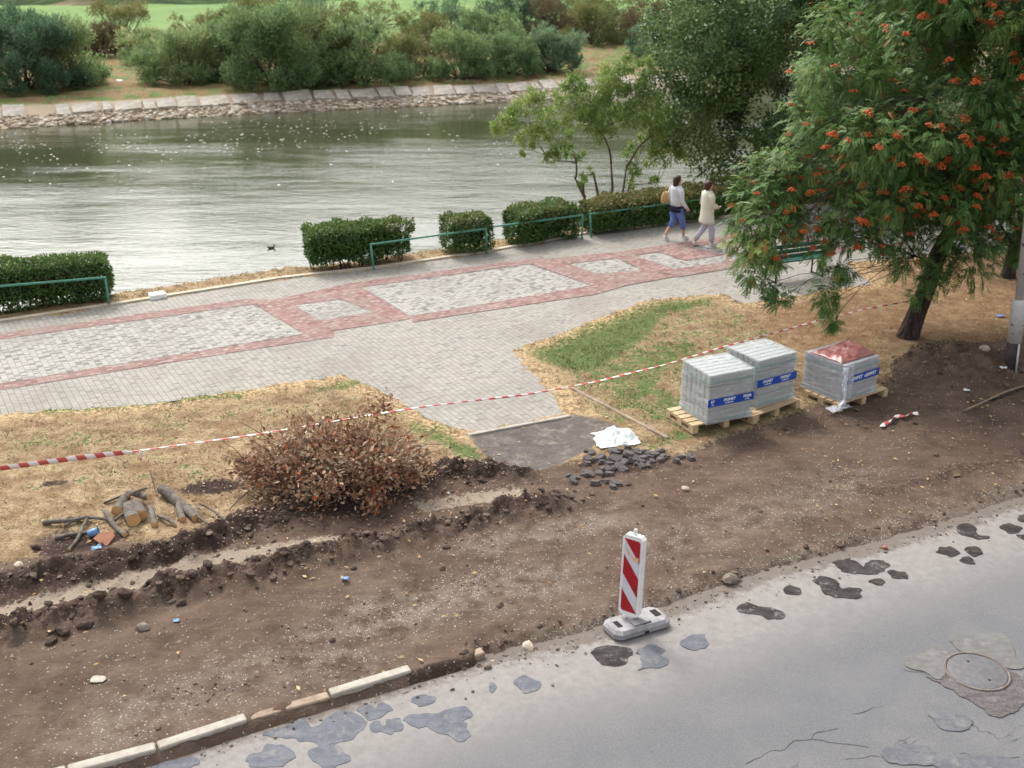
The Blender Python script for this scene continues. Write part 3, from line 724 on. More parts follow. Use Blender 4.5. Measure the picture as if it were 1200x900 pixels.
# far bank: concrete slabs and rubble
M_SLAB = simple('slab_concrete', (.46, .42, .365), (.31, .28, .235), 2.5, .9, .3, 12)
fbp = np.array(FBANK[1:8], float)
fcum = np.concatenate([[0], np.cumsum(np.linalg.norm(np.diff(fbp, axis=0), axis=1))])
def on_fbank(s, off):
    x = np.interp(s, fcum, fbp[:, 0]); y = np.interp(s, fcum, fbp[:, 1]); x2 = np.interp(s + .5, fcum, fbp[:, 0]); y2 = np.interp(s + .5, fcum, fbp[:, 1])
    an = atan2(y2 - y, x2 - x); return x - sin(an) * off, y + cos(an) * off, an
s = 33.0; s_end = 86; slab_meshes = []
while s < s_end:
    Ls = random.uniform(.6, 1.7)
    if random.random() > .05:
        x, y, an = on_fbank(s + Ls / 2, 2.0 + random.uniform(-.12, .12))
        wdt = random.uniform(.95, 1.15)
        out = [(-Ls / 2 + .05, -wdt / 2), (Ls / 2 - .03, -wdt / 2 + random.uniform(-.1, .1)), (Ls / 2 - random.uniform(.03, .2), wdt / 2), (-Ls / 2 + random.uniform(.03, .2), wdt / 2 + random.uniform(-.15, .05))]
        mb = MB(); mb.prism(out, -.1, .1)
        o = mb.build('bank_slab', M_SLAB, None, (x, y, -1.52 + random.uniform(-.04, .05)))
        o.rotation_euler = Euler((.36 + random.uniform(-.06, .06), random.uniform(-.05, .05), an + random.uniform(-.05, .05)), 'XYZ')
        tag(o, 'pale concrete slab in the sloping row along the far river bank', 'slab', 'concrete slabs lining the far river bank')
    s += Ls + random.uniform(.0, .05)
def scatter_stones(name, P, R, mat, flat=.6, tint=None, kind='stuff', jit=.3):
    """many small faceted stones as one mesh"""
    bm = bmesh.new(); bmesh.ops.create_icosphere(bm, subdivisions=1, radius=1); bm.verts.index_update()
    base = np.array([v.co[:] for v in bm.verts]); fc = np.array([[v.index for v in f.verts] for f in bm.faces]); bm.free()
    n = len(P); nb = len(base)
    sc = np.stack([R * rng.uniform(.7, 1.5, n), R * rng.uniform(.6, 1.1, n), R * flat * rng.uniform(.6, 1.2, n)], 1)
    an = rng.uniform(0, 2 * pi, n); v = base[None] * (1 + rng.uniform(-jit, jit, (n, nb, 1))) * sc[:, None, :]
    ca, sa = np.cos(an)[:, None], np.sin(an)[:, None]
    vv = np.stack([v[..., 0] * ca - v[..., 1] * sa, v[..., 0] * sa + v[..., 1] * ca, v[..., 2]], -1) + P[:, None, :]
    ff = (fc[None] + (np.arange(n) * nb)[:, None, None]).reshape(-1, 3)
    tt = np.repeat(rng.random(n) if tint is None else tint, len(fc))
    o = npmesh(name, vv.reshape(-1, 3), ff, mat, tint=tt)
    return struct(o, kind) if kind else o
def stonemat(name, ramp):
    t = NT(name); c = t.ramp(t.attr('tint'), ramp); n = t.noise(t.coord(), 30, 4, .7)
    return t.done(t.mix(t.math('MULTIPLY', n, .35), c, (.15, .12, .1)), .9, t.bump(n, .4, .01), .2)
M_RUBBLE = stonemat('rubble_stone', [(0, (.22, .17, .12)), (.5, (.40, .33, .25)), (1, (.62, .57, .49))])
P = []
for i in range(2600):
    x, y, an = on_fbank(random.uniform(31, 88), random.uniform(.0, 1.6)); P.append((x, y))
P = np.array(P); P = np.column_stack([P, ground_z(P[:, 0], P[:, 1]) + .03])
scatter_stones('bank_rubble', P, .07 + .14 * rng.random(len(P)) ** 2, M_RUBBLE)

# ================================================================== LOOSE STUFF ON THE SITE
def scatter_xy(n, x0, x1, y0, y1): return rng.uniform(x0, x1, n), rng.uniform(y0, y1, n)
def grid_sample(val, x, y):
    """nearest value of a grid field"""
    i = np.clip(np.searchsorted(xs, x), 0, NX - 1); j = np.clip(np.searchsorted(ys, y), 0, NY - 1); return val.reshape(NY, NX)[j, i]
# gravel
x, y = scatter_xy(170000, -8, 13, 7.5, 19)
pr = .05 + .75 * grid_sample(grav, x, y) ** 1.3 + .25 * grid_sample(np.exp(-(F['rb'] / .3) ** 2), x, y)
pr = pr * (.4 + 1.2 * (fbm(x * 2, y * 2, 3, 41) > .5)) 
keep = (rng.random(len(x)) < pr * .62) & (grid_sample(F['dirt'], x, y) > .1) & (grid_sample(F['road'], x, y) < .1)
x, y = x[keep], y[keep]; z = ground_z(x, y); R = .0045 + .015 * rng.random(len(x)) ** 6
M_GRAVEL = stonemat('gravel_stone', [(0, (0.0794, 0.0583, 0.045)), (0.5, (0.1324, 0.1033, 0.0821)), (0.85, (0.1906, 0.1589, 0.1324)), (1, (0.2913, 0.2648, 0.233))])
scatter_stones('gravel', np.column_stack([x, y, z + R * .2]), R, M_GRAVEL)
# grit strewn on the road
t_ = rng.uniform(0, 22, 900); off = rng.exponential(.12, 900)
x = np.interp(t_ + cum[1] + 0, cum, rp[:, 0]) + RN[0] * off; y = np.interp(t_ + cum[1], cum, rp[:, 1]) + RN[1] * off
R = .006 + .016 * rng.random(900) ** 3
scatter_stones('road_grit', np.column_stack([x, y, np.full(900, ROADZ) + R * .4]), R, M_GRAVEL)
# clods of soil on the ridges, mound and berm
M_CLOD = stonemat('soil_clod', [(0, (0.04, 0.0272, 0.0224)), (0.5, (0.088, 0.06, 0.044)), (1, (0.168, 0.12, 0.088))])
x, y = scatter_xy(120000, -8, 13, 8, 20)
mr = np.hypot((x - MOUND.x) / 1.6, (y - MOUND.y) / 1.1)
pr = np.maximum(np.exp(-(grid_sample(F['ra'], x, y) / .3) ** 2), 1.0 * np.exp(-(grid_sample(F['rb'], x, y) / .26) ** 2)); pr = np.maximum(pr, .28 * np.exp(-mr ** 2))
pr = np.maximum(pr, .6 * np.exp(-((grid_sample(F['road'], x, y) + .16) / .12) ** 2) * (x > -.6)) + .012
keep = (rng.random(len(x)) < pr * .42) & (grid_sample(F['road'], x, y) < .05) & (grid_sample(F['dirt'], x, y) > -.2)
x, y = x[keep], y[keep]; z = ground_z(x, y); R = .009 + .045 * rng.random(len(x)) ** 4
scatter_stones('soil_clods', np.column_stack([x, y, z + R * .15]), R, M_CLOD, .75)
# grass
def grass(name, n, region, ramp, hgt, dens, wd=.006):
    x, y = scatter_xy(n, *region); k = rng.random(n) < dens(x, y); x, y = x[k], y[k]; m = len(x)
    z = ground_z(x, y); b = np.column_stack([x, y, z - .005]); h = hgt * rng.uniform(.4, 1.3, m)
    lean = rdir(m); lean[:, 2] = np.abs(lean[:, 2]) * .5 + .35; lean = norm(lean)
    sdv = norm(np.cross(lean, rdir(m))); tip = b + lean * h[:, None]
    V = np.stack([b - sdv * wd, b + sdv * wd, tip], 1).reshape(-1, 3)
    tint = np.clip(.5 * rng.random(m) + .8 * (fbm(x * 1.1, y * 1.1, 3, 77) - .25), 0, 1)
    struct(npmesh(name, V, np.arange(m * 3).reshape(-1, 3), leafmat(name, ramp, .8, .2), tint=tint), 'stuff')
g_at = lambda x, y: grid_sample(green, x, y)
lawn_ok = lambda x, y: (grid_sample(F['dirt'], x, y) < .0) & (grid_sample(F['prom'], x, y) < .06) & (grid_sample(F['asph'], x, y) < -.02) & (grid_sample(F['beyond'], x, y) < 0)
nf_ = lambda x, y: fbm(x * 5, y * 5, 3, 61)
grass('dry_grass', 240000, (-8, 12.5, 11.5, 26), [(0, (.11, .072, .036)), (.4, (.26, .18, .09)), (.75, (.44, .33, .18)), (1, (.58, .47, .30))], .05,
      lambda x, y: lawn_ok(x, y) * (.55 * (nf_(x, y) > .42) + .12) * (1 - .7 * grid_sample(dark, x, y)) * (1 - .75 * grid_sample(rust, x, y)) * (.25 + .75 * (fbm(x * 1.3, y * 1.3, 3, 91) > .47)))
grass('green_grass', 240000, (-8, 12.5, 11.5, 26), [(0, (.05, .085, .022)), (.5, (.115, .175, .05)), (.85, (.19, .25, .085)), (1, (.36, .33, .16))], .055,
      lambda x, y: lawn_ok(x, y) * np.clip((g_at(x, y) + (nf_(x, y) - .5) * 2.4 - .38) * 1.6, 0, .75))
grass('bank_grass', 60000, (-13, 13, 20, 40), [(0, (.14, .13, .04)), (.5, (.36, .27, .11)), (1, (.55, .42, .2))], .10,
      lambda x, y: (grid_sample(F['beyond'], x, y) > .15) * (grid_sample(F['beyond'], x, y) < 1.5) * 1.0, .01)

# ================================================================== VEGETATION
def wob(a, b, n, amp, sag=0.0):
    a = Vector(a); b = Vector(b); L = (b - a).length; out = []
    j1 = Vector(rdir(1)[0]); j2 = Vector(rdir(1)[0])
    for i in range(n + 1):
        t = i / n; out.append(a.lerp(b, t) + (j1 * sin(pi * t) + j2 * .5 * sin(2 * pi * t)) * amp * L + Vector((0, 0, sag * L * sin(pi * t))))
    return out
def taper(r0, r1, n): return [r0 + (r1 - r0) * i / n for i in range(n + 1)]

def spray_points(c, r, nsub, per, squash=.8):
    """leaf bases gathered in many small tufts inside one clump: (points, outward)"""
    c = np.array(c, float); sub = rdir(nsub) * (rng.random((nsub, 1)) ** .45) * r; sub[:, 2] *= squash
    P = np.repeat(sub, per, 0) + rng.normal(size=(nsub * per, 3)) * r * .17
    out = norm(P + np.array([0, 0, .12 * r])); return P + c, out, np.repeat(np.arange(nsub), per)

def crown_leaves(clumps, L, Wd, dens, droop=.3, upb=.6):
    """clumps: (centre, radius, tint offset)"""
    Cs, Ds, Us, Ls, Ts = [], [], [], [], []
    for c, r, t0 in clumps:
        ns = max(6, int(26 * min(r, 1.6) ** 1.2)); per = max(4, int(dens * r * r / ns))
        P, o, g = spray_points(c, r, ns, per); m = len(P)
        d = norm(o + rng.normal(size=(m, 3)) * .7 + np.array([0, 0, -droop])); u = norm(rng.normal(size=(m, 3)) * .55 + np.array([0, 0, upb]) + o * .5)
        st = rng.uniform(-.14, .14, ns)[g]
        Cs.append(P); Ds.append(d); Us.append(u); Ls.append(L * rng.uniform(.65, 1.3, m)); Ts.append(np.clip(t0 + st + rng.normal(0, .13, m), 0, 1))
    C = np.concatenate(Cs); Ll = np.concatenate(Ls)
    v, f = leaf_quads(C, np.concatenate(Ds), np.concatenate(Us), Ll, Ll * Wd); return v, f, np.concatenate(Ts)

def limbs(mb, nodes, clumps, sub=2, rmax=.09, dec=.62, zpull=.4):
    """each clump is reached by a limb that leaves the nearest wood already grown; nodes: [(point, radius)]"""
    nodes = [(Vector(p), r) for p, r in nodes]; base = nodes[0][0]
    for c, r, _ in sorted(clumps, key=lambda q: (Vector(q[0]) - base).length):
        c = Vector(c); p, r0 = min(nodes, key=lambda q: (q[0] - c).length + zpull * max(0, q[0].z - c.z) + (0 if q[1] > .008 else 3))
        rr = min(rmax, r0 * dec); n = 5; pts = wob(p, c, n, .09, .04); rad = taper(rr, max(.005, rr * .55), n); mb.tube(pts, rad, 6)
        nodes += [(pts[k], rad[k]) for k in (2, 3, 4, 5)]
        for k in range(sub): mb.tube(wob(pts[random.choice((3, 4, 5))], c + Vector(rdir(1)[0]) * r * .9, 3, .08), taper(min(.012, rr * .6), .004, 3), 4)

def barkmat(name, c1, c2):
    t = NT(name); co = t.coord(); m = t.mapping(co, (9, 9, 1.6)); f = t.noise(m, 1.6, 6, .7, dist=.6); v = t.voro(m, 2.2)
    return t.done(t.mix(t.step(f, .38, .64), c1, c2), .97, t.bump(t.math('ADD', f, v), 1, .05), .15)
M_BARK = barkmat('bark_dark', (.034, .025, .024), (.095, .072, .063))
M_BARK2 = simple('bark_brown', (.13, .095, .07), (.08, .055, .045), 9, .95, .6, 30)
BUSH = leafmat('willow_leaf', [(0, (0.0712, 0.1281, 0.064)), (0.35, (0.1602, 0.249, 0.1103)), (0.65, (0.2669, 0.3646, 0.1565)), (0.85, (0.3823, 0.4535, 0.2134)), (1, (0.5158, 0.4803, 0.2669))], .6, .42)
BUSHB = leafmat('bluish_leaf', [(0, (0.0544, 0.1069, 0.068)), (0.4, (0.1361, 0.2268, 0.1296)), (0.75, (0.2297, 0.324, 0.1782)), (1, (0.3402, 0.405, 0.2268))], .6, .42)
BUSHY = leafmat('yellowish_leaf', [(0, (0.0786, 0.1029, 0.0363)), (0.4, (0.1573, 0.1815, 0.0665)), (0.75, (0.2541, 0.2541, 0.1029)), (1, (0.363, 0.2904, 0.1573))], .6, .42)
BUSHR = leafmat('russet_leaf', [(0, (.06, .05, .03)), (.4, (.12, .10, .05)), (.7, (.17, .14, .07)), (1, (.25, .17, .10))], .6, .42)
BUSHES = [ # px centre, base py, top py, width px, material, tint, density, label
 (30, 108, 16, 120, BUSHB, .30, 1.25, 'large dark bluish bush at the left end of the far bank'),
 (84, 104, 28, 60, BUSH, .62, .8, 'lighter willow bush leaning against the right side of the large bluish bush'),
 (146, 62, 6, 62, BUSHY, .6, .5, 'thin yellowish bush with bare stems standing alone behind the gap in the far bank bushes'),
 (212, 100, 38, 72, BUSH, .62, 1, 'rounded pale willow bush to the right of the grassy gap on the far bank'),
 (262, 96, 30, 72, BUSH, .5, 1, 'mid green bush between the pale willow and the tallest willow on the far bank'),
 (325, 104, 10, 92, BUSH, .45, 1.15, 'tallest green willow bush left of centre on the far bank'),
 (376, 98, 18, 70, BUSHY, .42, .8, 'olive feathery bush at the right side of the tallest willow bush'),
 (424, 100, 30, 80, BUSH, .5, 1, 'broad green bush above the middle of the slab row'),
 (470, 94, 48, 52, BUSHY, .5, .8, 'low olive bush right of the broad green bush above the slab row'),
 (530, 48, 0, 84, BUSHB, .45, .8, 'tall second row bush cut off by the top edge, left of the dark one'),
 (612, 46, -8, 84, BUSHB, .25, 1.1, 'dark tall bush in the second row cut off by the top edge'),
 (542, 94, 40, 66, BUSH, .5, 1, 'grey green bush in front of the tall second row bushes'),
 (592, 90, 42, 72, BUSH, .38, 1.1, 'dense green bush in the middle of the right hand group on the far bank'),
 (645, 86, 36, 60, BUSHB, .55, 1, 'round bright bush ending the right hand group on the far bank'),
 (692, 58, 8, 66, BUSHY, .42, .6, 'airy olive bush behind the bare patch right of the group'),
 (735, 56, 14, 56, BUSHR, .5, .6, 'russet half dry bush above the reddish earth on the far bank'),
 (778, 72, 28, 66, BUSHB, .45, 1, 'bluish bush half hidden behind the small riverside tree'),
 (812, 24, -8, 60, BUSHY, .4, .8, 'pale olive bush at the top edge left of the big dark tree'),
 (440, 40, 4, 90, BUSHY, .55, .5, 'sparse yellow green bush far behind the broad green bush'),
 (860, 80, 10, 80, BUSH, .4, 1, 'green bush on the far bank hidden by the big dark tree'),
 (-60, 110, 20, 100, BUSH, .4, 1, 'green willow bush just outside the left edge'),
 (118, 74, 34, 46, BUSHR, .4, .7, 'low brownish shrub with dark earth below, left of the thin yellowish bush'),
 (172, 80, 40, 50, BUSH, .7, .7, 'small pale shrub filling the space left of the rounded pale willow'),
 (290, 70, 4, 80, BUSHY, .55, .7, 'faded yellow green shrub behind and left of the tallest willow bush'),
 (360, 66, 0, 80, BUSHB, .6, .8, 'greyish shrub behind the right shoulder of the tallest willow bush'),
 (500, 70, 22, 70, BUSHY, .5, .7, 'olive shrub filling the space between the low olive bush and the second row'),
 (570, 64, 16, 70, BUSH, .45, .9, 'green shrub between the two second row bushes'),
 (655, 50, 2, 70, BUSHR, .55, .6, 'brownish airy shrub right of the dark second row bush'),
 (700, 40, -4, 80, BUSHY, .5, .6, 'light olive shrub at the top edge above the airy olive bush'),
 (770, 46, 4, 70, BUSHR, .5, .6, 'rust tinged shrub behind the bluish bush near the riverside tree'),
 (235, 70, 20, 60, BUSHY, .6, .6, 'thin olive shrub behind the rounded pale willow'),
]
for px, by, ty, wp, mt, t0, dn, lab in BUSHES:
    b = G(px, by, -1.15); b.x *= 1.018; b.y *= 1.018; b.z = GZ(b.x, b.y); top = AT(px, ty - 6, b.y + .3); h = max(1.4, top.z - b.z); wr = wp / FPX * b.y * .74
    t = thing('riverside_bush', lab, 'bush', b, 0, 'bushes on the far bank')
    cl = []; n = 15
    for i in range(n):
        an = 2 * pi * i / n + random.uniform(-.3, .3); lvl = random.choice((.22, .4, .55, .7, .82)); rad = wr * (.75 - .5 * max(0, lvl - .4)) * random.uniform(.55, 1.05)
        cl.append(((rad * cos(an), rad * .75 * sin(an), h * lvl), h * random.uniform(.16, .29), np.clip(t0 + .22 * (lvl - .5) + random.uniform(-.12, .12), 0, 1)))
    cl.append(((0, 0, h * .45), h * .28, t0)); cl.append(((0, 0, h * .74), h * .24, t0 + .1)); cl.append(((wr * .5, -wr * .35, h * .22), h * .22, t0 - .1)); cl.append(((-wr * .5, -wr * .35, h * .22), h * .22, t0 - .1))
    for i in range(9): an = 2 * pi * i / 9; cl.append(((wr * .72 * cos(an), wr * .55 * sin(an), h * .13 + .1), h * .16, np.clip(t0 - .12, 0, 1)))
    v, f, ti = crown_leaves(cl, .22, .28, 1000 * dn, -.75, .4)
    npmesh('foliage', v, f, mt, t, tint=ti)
    mb = MB()
    for c, r, _ in cl: mb.tube(wob((random.uniform(-.3, .3), random.uniform(-.2, .2), -.1), c, 4, .08), taper(.045, .012, 4), 5)
    for k in range(14): mb.tube(wob((random.uniform(-.4, .4), random.uniform(-.2, .2), -.1), (random.uniform(-wr, wr) * .9, random.uniform(-.8, .6), h * random.uniform(.5, 1.02)), 4, .05), taper(.03, .006, 4), 4)
    mb.build('stems', M_BARK2, t)

# ---- clipped hedges along the railing
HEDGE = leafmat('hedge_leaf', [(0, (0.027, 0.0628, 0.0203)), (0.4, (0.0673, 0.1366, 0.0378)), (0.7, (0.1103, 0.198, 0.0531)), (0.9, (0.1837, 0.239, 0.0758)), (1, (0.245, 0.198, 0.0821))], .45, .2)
M_CORE = simple('hedge_twigs', (.045, .038, .022), (.022, .022, .012), 18, 1, .8, 50)
def hedge(a, b, h, depth, lab, brown=0.0, low=.12, dens=1.0):
    """a, b: photo pixels of the front foot; clipped box of leaves on short stems"""
    A = G(*a); B = G(*b); L = (B - A).length; an = atan2(B.y - A.y, B.x - A.x); off = Vector((-sin(an), cos(an), 0)) * (depth / 2 + .13)
    c = (A + B) / 2 + off; c.z = GZ(c.x, c.y)
    t = thing('clipped_hedge', lab, 'hedge', c, an, 'clipped hedges along the river railing')
    def shell(n, shrink):
        d = rdir(n * 3); hh = np.array([L / 2, depth / 2, (h - low) / 2]) * shrink
        # points on a rounded box by face area
        ar = np.array([hh[1] * hh[2], hh[0] * hh[2], hh[0] * hh[1]]); ax = rng.choice(3, n, p=ar / ar.sum()); sg = rng.choice([-1., 1.], n)
        P = rng.uniform(-1, 1, (n, 3)) * hh; N = np.zeros((n, 3)); N[np.arange(n), ax] = sg; P[np.arange(n), ax] = sg * hh[ax]
        q = np.abs(P) - (hh - .16); q = np.maximum(q, 0); ln = np.linalg.norm(q, axis=1, keepdims=True); k = ln > .16
        base = np.sign(P) * np.minimum(np.abs(P), hh - .16); P = np.where(k, base + np.sign(P) * q / np.maximum(ln, 1e-6) * .16, P)
        N = norm(np.where(k, np.sign(P) * q, N)); return P, N
    n = int((L * depth + L * h * 2 + depth * h * 2) * 1500 * dens)
    P, N = shell(n, 1.0); lump = fbm(P[:, 0] * 2.2 + c.x, P[:, 2] * 2.2 + P[:, 1] * 2 + c.y, 3, 9) - .5
    P = P + N * (lump[:, None] * .34 - rng.random((n, 1)) ** 1.5 * .14); P[:, 2] += (h + low) / 2
    # thinner and brown near the foot
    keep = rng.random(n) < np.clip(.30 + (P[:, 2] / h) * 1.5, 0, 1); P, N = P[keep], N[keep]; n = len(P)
    d = norm(N + rng.normal(size=(n, 3)) * .8); u = norm(N * .6 + rng.normal(size=(n, 3)) * .5 + [0, 0, .5])
    v, f = leaf_quads(P, d, u, .075 * rng.uniform(.7, 1.3, n), .045 * rng.uniform(.7, 1.2, n))
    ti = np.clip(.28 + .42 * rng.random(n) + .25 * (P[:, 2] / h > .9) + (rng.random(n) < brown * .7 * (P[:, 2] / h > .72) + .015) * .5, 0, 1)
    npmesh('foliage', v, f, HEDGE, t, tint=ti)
    mb = MB(); hh = (L / 2 - .17, depth / 2 - .15, (h - low) / 2 - .14); mb.box((0, 0, (h + low) / 2), (2 * hh[0], 2 * hh[1], 2 * hh[2]), 0, ch=.12)
    for k in range(int(L * 9)):
        x = random.uniform(-L / 2 + .15, L / 2 - .15); y = random.uniform(-depth / 2 + .15, depth / 2 - .15)
        mb.tube(wob((x, y, -.06), (x + random.uniform(-.15, .15), y + random.uniform(-.1, .1), low + .3), 3, .08), taper(.016, .01, 3), 5)
    mb.build('stems', M_CORE, t)
hedge((-110, 381), (133, 356), 1.0, .95, 'clipped green hedge at the left edge, below the river')
hedge((364, 322), (455, 313), .98, .9, 'thick dark clipped hedge left of the railing with a gap to the next small bush', 0, .2)
hedge((458, 312), (490, 305), .95, .8, 'narrow lighter end bush joined to the thick dark hedge', .3, .2, .7)
hedge((533, 303), (582, 297), .92, .85, 'small square clipped bush standing alone between two railings', .25, .12, .8)
hedge((614, 292), (684, 280), .92, .95, 'medium clipped hedge behind the third railing', .25, .14)
hedge((700, 279), (852, 257), .86, 1.0, 'long brownish topped hedge behind the two women', .9, .14)
hedge((856, 254), (990, 237), .86, 1.0, 'far hedge mostly hidden behind the rowan tree', .5, .14)

# ---- big dark tree and the small riverside trees
def bigtree(name, lab, base, clumps, mat, L, Wd, dens, trunk_r, fork, bark=M_BARK, droop=.3, limbr=.12, group=None):
    t = thing(name, lab, 'tree', base, 0, group)
    b = Vector(base); cl = [((Vector(c) - b)[:], r, t0) for c, r, t0 in clumps]
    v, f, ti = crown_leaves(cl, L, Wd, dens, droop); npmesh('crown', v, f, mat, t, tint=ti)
    mb = MB(); fk = Vector(fork); mb.tube([(0, 0, -.3), (0, 0, .05)] + wob((fk.x * .1, fk.y * .1, .3), fk, 4, .04), [trunk_r * 1.5, trunk_r * 1.2] + taper(trunk_r, trunk_r * .75, 4), 10)
    limbs(mb, [(Vector((fk.x * .6, fk.y * .6, fk.z * .6)), trunk_r), (fk, trunk_r * .8)], cl, 2, limbr); mb.build('trunk', bark, t); return t
DARKLEAF = leafmat('dark_leaf', [(0, (0.0356, 0.0711, 0.0267)), (0.4, (0.0889, 0.1601, 0.0535)), (0.7, (0.1556, 0.2446, 0.0816)), (0.88, (0.2224, 0.2891, 0.1112)), (1, (0.2964, 0.2817, 0.1482))], .5, .28)
b = Vector((8.6, 34.6, -.3)); cl = []
for i in range(150):
    d = rdir(1)[0]; rr = random.random() ** .3; c = Vector((8.7 + 4.6 * d[0] * rr, 34.4 + 3.6 * d[1] * rr, 5.2 + 4.9 * d[2] * rr))
    if c.z < 1.2 + .25 * abs(c.x - 8.7): continue
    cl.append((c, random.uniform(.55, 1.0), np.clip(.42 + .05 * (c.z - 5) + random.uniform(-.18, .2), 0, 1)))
for px, py, r in [(790, 60, .8), (778, 95, .7), (800, 130, .8), (812, 165, .8), (838, 195, .7), (830, 150, .9), (850, 120, .9), (800, 30, .8), (830, 20, .9), (870, 200, .8), (905, 205, .8), (858, 60, 1.), (868, 175, .7), (820, 95, .8), (845, 85, .9)]:
    cl.append((AT(px, py, 32.8 + random.uniform(-.6, .8)), r, random.uniform(.4, .75)))
bigtree('dark_tree', 'big dense dark green tree behind the hedge, cut off by the top edge', b, cl, DARKLEAF, .125, .52, 1350, .28, (0, 0, 1.9), droop=.35)
LIGHTLEAF = leafmat('light_leaf', [(0, (0.0983, 0.1588, 0.0454)), (0.4, (0.1815, 0.2798, 0.0757)), (0.7, (0.2722, 0.3782, 0.1134)), (1, (0.4386, 0.4991, 0.1815))], .5, .28)
sb = G(716, 241); sb.y += .9; sb.z = GZ(sb.x, sb.y)
cl = []
for px, py, r, dy in [(590, 150, .45, -.4), (605, 135, .4, .2), (620, 158, .5, 0), (640, 140, .5, .3), (632, 118, .4, -.2), (655, 165, .5, .2), (660, 125, .45, -.4), (668, 100, .4, .3), (685, 150, .55, .5), (690, 118, .5, 0), (705, 95, .45, -.3), (700, 135, .5, .6), (718, 120, .5, 0), (722, 95, .4, .4), (730, 150, .55, -.4), (742, 130, .5, .2), (750, 105, .45, 0), (760, 150, .5, .5), (768, 125, .45, -.3), (735, 75, .3, 0), (755, 80, .3, .3), (765, 165, .45, 0), (700, 160, .45, -.5), (650, 188, .35, 0), (672, 180, .35, .4), (615, 175, .3, 0), (690, 205, .25, -.3), (682, 215, .22, .2)]:
    cl.append((AT(px, py - (8 if 145 < py < 172 and px > 660 else 0), sb.y + dy), r * (1.12 if py < 140 else .85), random.uniform(.35, .8)))
t = thing('riverside_tree', 'small spreading multi-stemmed tree with bright airy leaves at the water edge', 'tree', sb)
lc = [((c - sb)[:], r, t0) for c, r, t0 in cl]
v, f, ti = crown_leaves(lc, .095, .42, 4600, -.15); npmesh('crown', v, f, LIGHTLEAF, t, tint=ti)
mb = MB(); stems = []
for e, r in [((-.45, 0, 2.0), .09), ((.05, .1, 2.3), .08), ((-1.0, -.1, 1.9), .07), ((.5, .1, 2.2), .07), ((-.75, .2, 1.2), .055)]:
    mb.tube(wob((random.uniform(-.06, .06), 0, -.3), e, 4, .05), taper(r * 1.25, r * .30, 4), 8); stems.append(Vector(e))
limbs(mb, [(q, .042) for q in stems] + [(q * .7, .055) for q in stems], lc, 4, .05, .85, .6)
mb.build('trunk', M_BARK2, t)
s2 = G(748, 236); s2.y += 1.2; s2.z = GZ(s2.x, s2.y)
cl = [(AT(px, py, s2.y + dy), r, random.uniform(.3, .7)) for px, py, r, dy in [(742, 195, .3, 0), (765, 185, .4, .2), (775, 160, .45, 0), (790, 150, .5, .3), (785, 185, .4, -.2), (758, 165, .35, .2), (738, 215, .2, 0), (770, 215, .22, .1), (795, 175, .4, 0), (775, 140, .45, .2), (735, 178, .3, 0)]]
t = thing('riverside_tree', 'slim forked sapling between the spreading tree and the big dark tree', 'tree', s2)
lc = [((c - s2)[:], r, t0) for c, r, t0 in cl]
v, f, ti = crown_leaves(lc, .095, .42, 3800, -.1); npmesh('crown', v, f, LIGHTLEAF, t, tint=ti)
mb = MB()
mb.tube([(0, 0, -.3), (0, 0, .25)], [.07, .055], 7)
limbs(mb, [(Vector((0, 0, .2)), .055), (Vector((.03, 0, .25)), .055)], lc, 4, .04, .8, .6)
mb.build('trunk', M_BARK2, t)

# ---- the rowan
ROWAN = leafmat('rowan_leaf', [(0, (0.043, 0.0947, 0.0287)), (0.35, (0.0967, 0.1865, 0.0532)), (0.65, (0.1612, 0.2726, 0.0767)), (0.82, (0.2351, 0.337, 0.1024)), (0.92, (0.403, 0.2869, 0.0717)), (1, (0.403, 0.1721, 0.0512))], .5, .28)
rb = GG(1065, 396); cl = []
for i in range(240):
    d = rdir(1)[0]; rr = random.random() ** .28; c = Vector((8.05 + 3.1 * d[0] * rr, 20.4 + 2.5 * d[1] * rr, 5.0 + 3.9 * d[2] * rr))
    q = AT(600, 450, c.y); u = c.x
    lim = np.interp(c.z, [1.2, 2, 2.6, 3.4, 4.4, 6.2, 9], [5.0, 4.35, 4.4, 4.95, 5.3, 5.9, 7.0]) + .35
    if c.x < lim or c.z < 1.9 + .3 * sin(c.x * 2.2) or (c.x < 7.2 and c.z < 2.55): continue
    cl.append((c, random.uniform(.42, .72), np.clip(.45 + .04 * (c.z - 4) + random.uniform(-.16, .2), 0, .8)))
